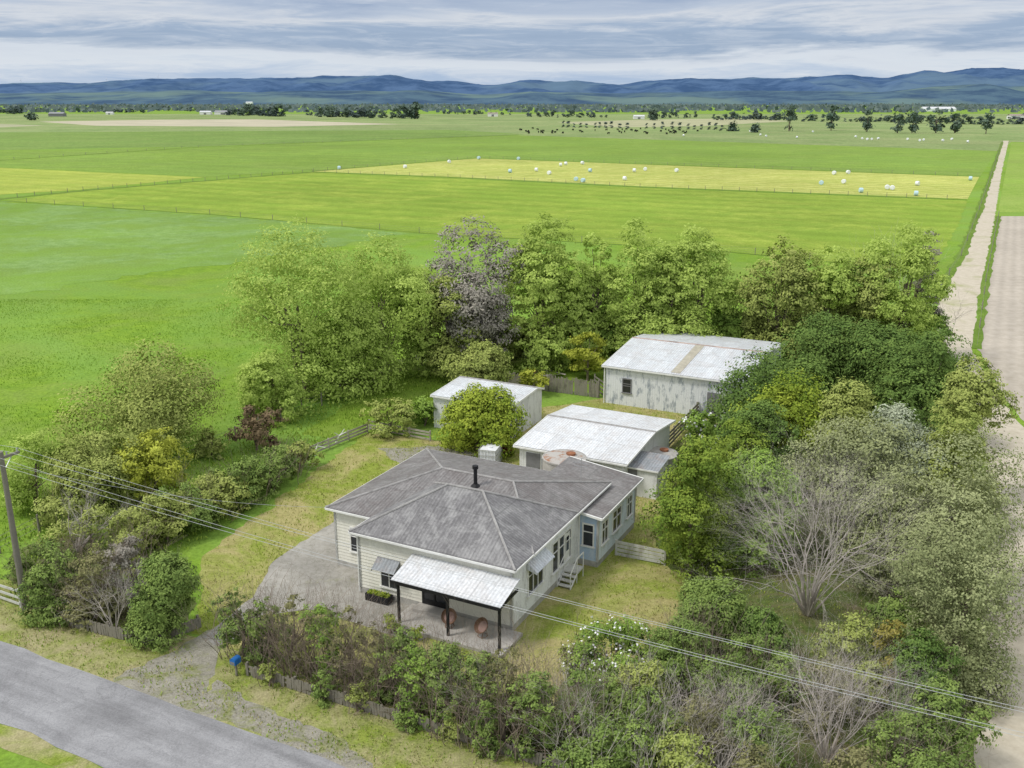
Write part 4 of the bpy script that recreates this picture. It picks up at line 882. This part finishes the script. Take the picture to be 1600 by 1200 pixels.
bare('bare_shrub','small bare branching shrub in the corner garden',180,992,890,50,9,3,'deadwood',r=.03,cat='shrub')
fh=[(380,1026,916,38,'hedge'),(425,1036,936,36,'hedge'),(465,1048,928,34,'brown'),(508,1064,948,36,'green'),(548,1078,948,32,'brown'),(588,1088,978,34,'brown'),(622,1100,980,38,'hedge'),(660,1116,1004,42,'green'),(702,1134,996,44,'hedge'),(748,1150,1018,46,'hedge'),(792,1168,1012,46,'brown'),(838,1184,1046,46,'hedge'),(835,1140,1062,42,'olive'),(885,1200,1060,50,'hedge')]
od=['first','second','third','fourth','fifth','sixth','seventh','eighth','ninth','tenth','eleventh','twelfth','thirteenth','fourteenth']
for (x,y,ty,h_,c),nm in zip(fh,od): T('hedge_shrub','twiggy front hedge shrub behind the road fence, %s from the driveway'%nm,'shrub',x,y,ty,h_,'hedge',c,'front hedge along the road fence',.85 if c!='brown' else .4,24 if c=='brown' else 17)
for i,(x,y,hw,ht,c) in enumerate([(420,1070,16,20,'olive'),(505,1094,20,28,'hedge'),(560,1112,18,22,'olive'),(640,1136,22,32,'hedge'),(705,1158,20,26,'olive'),(765,1178,24,34,'hedge')]):
    T('fence_shrub','small scruffy shrub spilling over the road fence, %s from the mailbox'%od[i],'shrub',x,y,y-ht-18,hw,'hedge',c,'scruffy shrubs spilling over the road fence',.8,6)
# right mass
T('tree','dark green spreading tree hiding the right end of the barn','tree',1195,700,548,86,'dense','dark',mult=1.3)
T('tree','dark green tree behind the barn at the right','tree',1275,640,500,88,'dense','dark',mult=1.1)
T('tree','dark green tree right of the barn','tree',1370,655,500,88,'dense','dark',mult=1.1)
T('tree','dark tree at the corner by the farm track','tree',1440,700,505,74,'dense','dark',mult=1.1)
T('tree','brown-green tree leaning to the farm track','tree',1495,790,560,54,'round','olive',mult=1.2)
T('tree','olive tree filling in below the corner by the farm track','tree',1480,840,640,62,'round','olive')
T('tree','rounded yellow-olive tree above the silver tree','tree',1235,755,597,82,'dense','citrus')
T('tree','muted silvery leafed tree in the middle of the right trees','tree',1390,810,626,74,'round','silver',mult=1.1)
T('tree','olive tree between the silvery tree and the yellow-olive tree','tree',1315,780,600,60,'round','olive',mult=1.1)
T('tree','broad grey-olive tree left of the silvery tree','tree',1325,850,650,95,'round','grey',mult=1.3)
T('tree','dark olive glossy tree against the rear wing of the house','tree',1078,895,678,70,'dense','gloss',mult=1.5)
T('tree','small olive green tree between garage and glossy tree','tree',1150,810,655,54,'dense','gloss')
T('tree','green tree between the glossy tree and the grey-olive tree','tree',1175,870,705,62,'dense','green')
T('tree','dark olive tree filling between the yellow-olive tree and the glossy tree','tree',1185,790,625,58,'round','dark')
T('flowering_shrub','white flowering shrub beside the garage shed','shrub',1090,712,640,30,'shrub','green',None,1,0,160)
T('tree','big grey-olive tree at the right edge, upper one','tree',1455,950,680,110,'dense','grey',mult=1.3)
T('tree','big grey-olive tree at the right edge, lower one','tree',1475,1070,790,96,'dense','grey',mult=1.3)
T('tree','grey-olive tree behind the bare dead tree','tree',1405,920,745,80,'round','grey',mult=1.2)
bare('dead_tree','large bleached leafless tree among the right-hand trees',1262,960,705,155,24,5,lean=(-.12,-.25),r=.05,kids=(2,4),lf=.3,spr=.42,up=.03)
T('tree','dark green tree below the glossy tree on the lawn edge','tree',1112,1000,905,62,'dense','hedge',mult=1.3)
T('tree','dark green bush left of the dead tree base','tree',1180,1030,955,54,'dense','dark',mult=1.2)
T('flowering_shrub','elder shrub with white flower heads on the side lawn','shrub',955,1072,970,60,'airy','green',None,1.6,6,330)
T('flowering_shrub','low white flowering shrub left of the elder on the lawn','shrub',895,1060,1008,28,'shrub','olive',None,1.0,4,110)
T('conifer_tree','small yellowing conifer among the lower right bushes','tree',1385,1100,962,40,'layer','conifer',mult=1.5)
T('shrub','dark green bush at the foot of the small conifer','shrub',1435,1120,985,56,'hedge','dark',None,1.3)
T('shrub','green bush in the lower right corner by the track','shrub',1465,1200,1065,54,'shrub','hedge',None,1.2)
T('shrub','olive bush between the conifer and the right edge trees','shrub',1330,1090,975,58,'hedge','olive',None,1.0,8)
T('shrub','dark bush filling the gap right of the dead tree','shrub',1385,1030,930,60,'hedge','hedge',None,1.1,4)
lr_=[(1060,1090,990,58,'hedge'),(1140,1110,995,60,'hedge'),(1220,1110,1020,58,'hedge'),(1290,1130,1030,58,'brown'),(940,1165,1065,53,'hedge'),(1010,1190,1080,58,'hedge'),(1090,1200,1085,58,'brown'),(1170,1215,1100,58,'hedge'),(950,1250,1130,64,'hedge'),(1050,1280,1150,66,'olive'),(1170,1300,1170,68,'brown'),(1400,1230,1110,64,'hedge'),(1320,1300,1175,66,'brown'),(1440,1310,1175,66,'hedge'),(1010,1130,1035,52,'olive'),(1080,1050,965,46,'hedge')]
ln=['below the side lawn','left of centre below the lawn','under the dead tree','right of the dead tree base','at the right end of the front hedge','second past the front hedge','third past the front hedge','left of the bare twiggy thicket','at the bottom edge, first','at the bottom edge, second','at the bottom edge, third','right of the bare twiggy thicket','at the bottom edge, fourth','in the bottom right corner','between the elder shrub and the bottom edge','at the lower corner of the side lawn']
for (x,y,ty,h_,c),nm in zip(lr_,ln): T('shrub','tangled bush in the lower right thicket, '+nm,'shrub',x,y,ty,h_,'hedge',c,'lower right thicket',.95 if c!='brown' else .55,16,0,'deadwood' if x%20 else 'bark')
bare('bare_shrub','wide bare twiggy grey shrub at the lower right',1290,1190,1020,130,22,4,'deadwood',r=.035,cat='shrub',spr=.45)
bare('bare_shrub','second bare twiggy shrub left of the wide bare one',1130,1200,1060,90,16,4,'deadwood',r=.028,cat='shrub',spr=.45)
bare('bare_shrub','tangled leafless shrub right of the wide bare one',1400,1190,1060,80,14,4,'deadwood',r=.028,cat='shrub',spr=.45)
bare('bare_shrub','bare twiggy shrub at the bottom left of the thicket',890,1190,1045,70,14,3,'deadwood',r=.028,cat='shrub')
bare('bare_shrub','fine grey leafless shrub in the right half of the front hedge',760,1150,1010,55,14,3,'deadwood',r=.022,cat='shrub')
bare('bare_shrub','fine grey leafless shrub in the left half of the front hedge',490,1055,935,55,14,3,'twig',r=.022,cat='shrub')
bare('bare_shrub','fine leafless brown shrub in the middle of the front hedge',610,1095,962,50,14,3,'twig',r=.022,cat='shrub')
bare('bare_tree','thin bare tree sticking up beside the farm track',1475,545,455,32,3,3,'deadwood',r=.07)
bare('bare_tree','bare branches poking above the track-side trees',1385,560,372,50,4,3,'deadwood',r=.08)
for x,y,ty,h_,lb in ((612,988,960,12,'small spiky plant at the left veranda post'),(652,1000,980,9,'small plant in front of the veranda')):
    T('garden_plant',lb,'plant',x,y,ty,h_,'shrub','citrus')
# ---------------------------------------------------------------- grass stuff
def inpoly(x,y,poly):
    r=np.zeros(len(x),bool); n=len(poly)
    for i in range(n):
        x1,y1=poly[i][0],poly[i][1]; x2,y2=poly[(i+1)%n][0],poly[(i+1)%n][1]
        c=((y1>y)!=(y2>y)); xi=(x2-x1)*(y-y1)/((y2-y1)+1e-12)+x1; r^=c&(x<xi)
    return r
drv=[G(*p) for p in DRIVE]; ydp=[G(*p) for p in YARD]
hp=[HC+EX*a+EY*b for a,b in ((-12,-2),(.9,-2),(.9,14.2),(-12,12))]
road=[P0-d*80,P0+d*70,P1+d*70,P1-d*80]; apr=[G(*p) for p in APR[2:9]]
rg=np.random.default_rng(11)
def stuffgrass(name,label,n,xr,yr,col,size,inside=None,thr=-.05,fr=.35):
    x=rg.uniform(*xr,n); y=rg.uniform(*yr,n); 
    ok=~(inpoly(x,y,drv)|inpoly(x,y,hp)|inpoly(x,y,road)|inpoly(x,y,apr))
    if inside: ok&=inpoly(x,y,inside)
    x,y=x[ok],y[ok]; n=len(x)
    nz=np.array([mn.noise(Vector((a*fr,b*fr,len(col)))) for a,b in zip(x,y)])
    ok=(nz+rg.normal(size=n)*.25)>thr
    x,y=x[ok],y[ok]; n=len(x); S=size*rg.uniform(.5,1.3,n)
    P=np.stack([x,y,S*.38],1); me=leafmesh(name,P,None,S,rg.random(n),rg,True,.35); me.materials.append(L[col]); o=bpy.data.objects.new(name,me); COL.objects.link(o); o['kind']='stuff'; tag(o,label,'grass')
stuffgrass('lawn_grass','dry straw coloured grass tufts on the lawns around the house',80000,(-28,24),(24,78),'straw',.13,ydp)
stuffgrass('lawn_grass','green grass tufts on the lawns around the house',80000,(-28,24),(24,78),'grassy',.14,ydp)
stuffgrass('verge_grass','straw coloured grass tufts on the road verges',70000,(-34,12),(24,56),'straw',.12,VERGE,-.1,.8)
stuffgrass('verge_grass','green grass tufts on the road verges',60000,(-34,12),(24,56),'rough',.14,VERGE,0,.8)
pad=[G(*p) for p in [(-60,460),(400,400),(690,400),(690,540),(330,705),(0,865),(-300,1000)]]
stuffgrass('pasture_grass','lush green pasture tufts left of the trees',130000,(-75,0),(40,120),'paddock',.17,pad,.02,.12)
bnd=[G(*p) for p in [(-40,790),(330,690),(700,535),(960,540),(1480,545),(1480,590),(960,575),(760,590),(500,700),(300,860),(-40,960)]]
stuffgrass('rough_grass','long rough grass along the left boundary and under the willows',110000,(-34,45),(36,100),'rough',.26,bnd,-.2)
print('objects',len(bpy.data.objects))
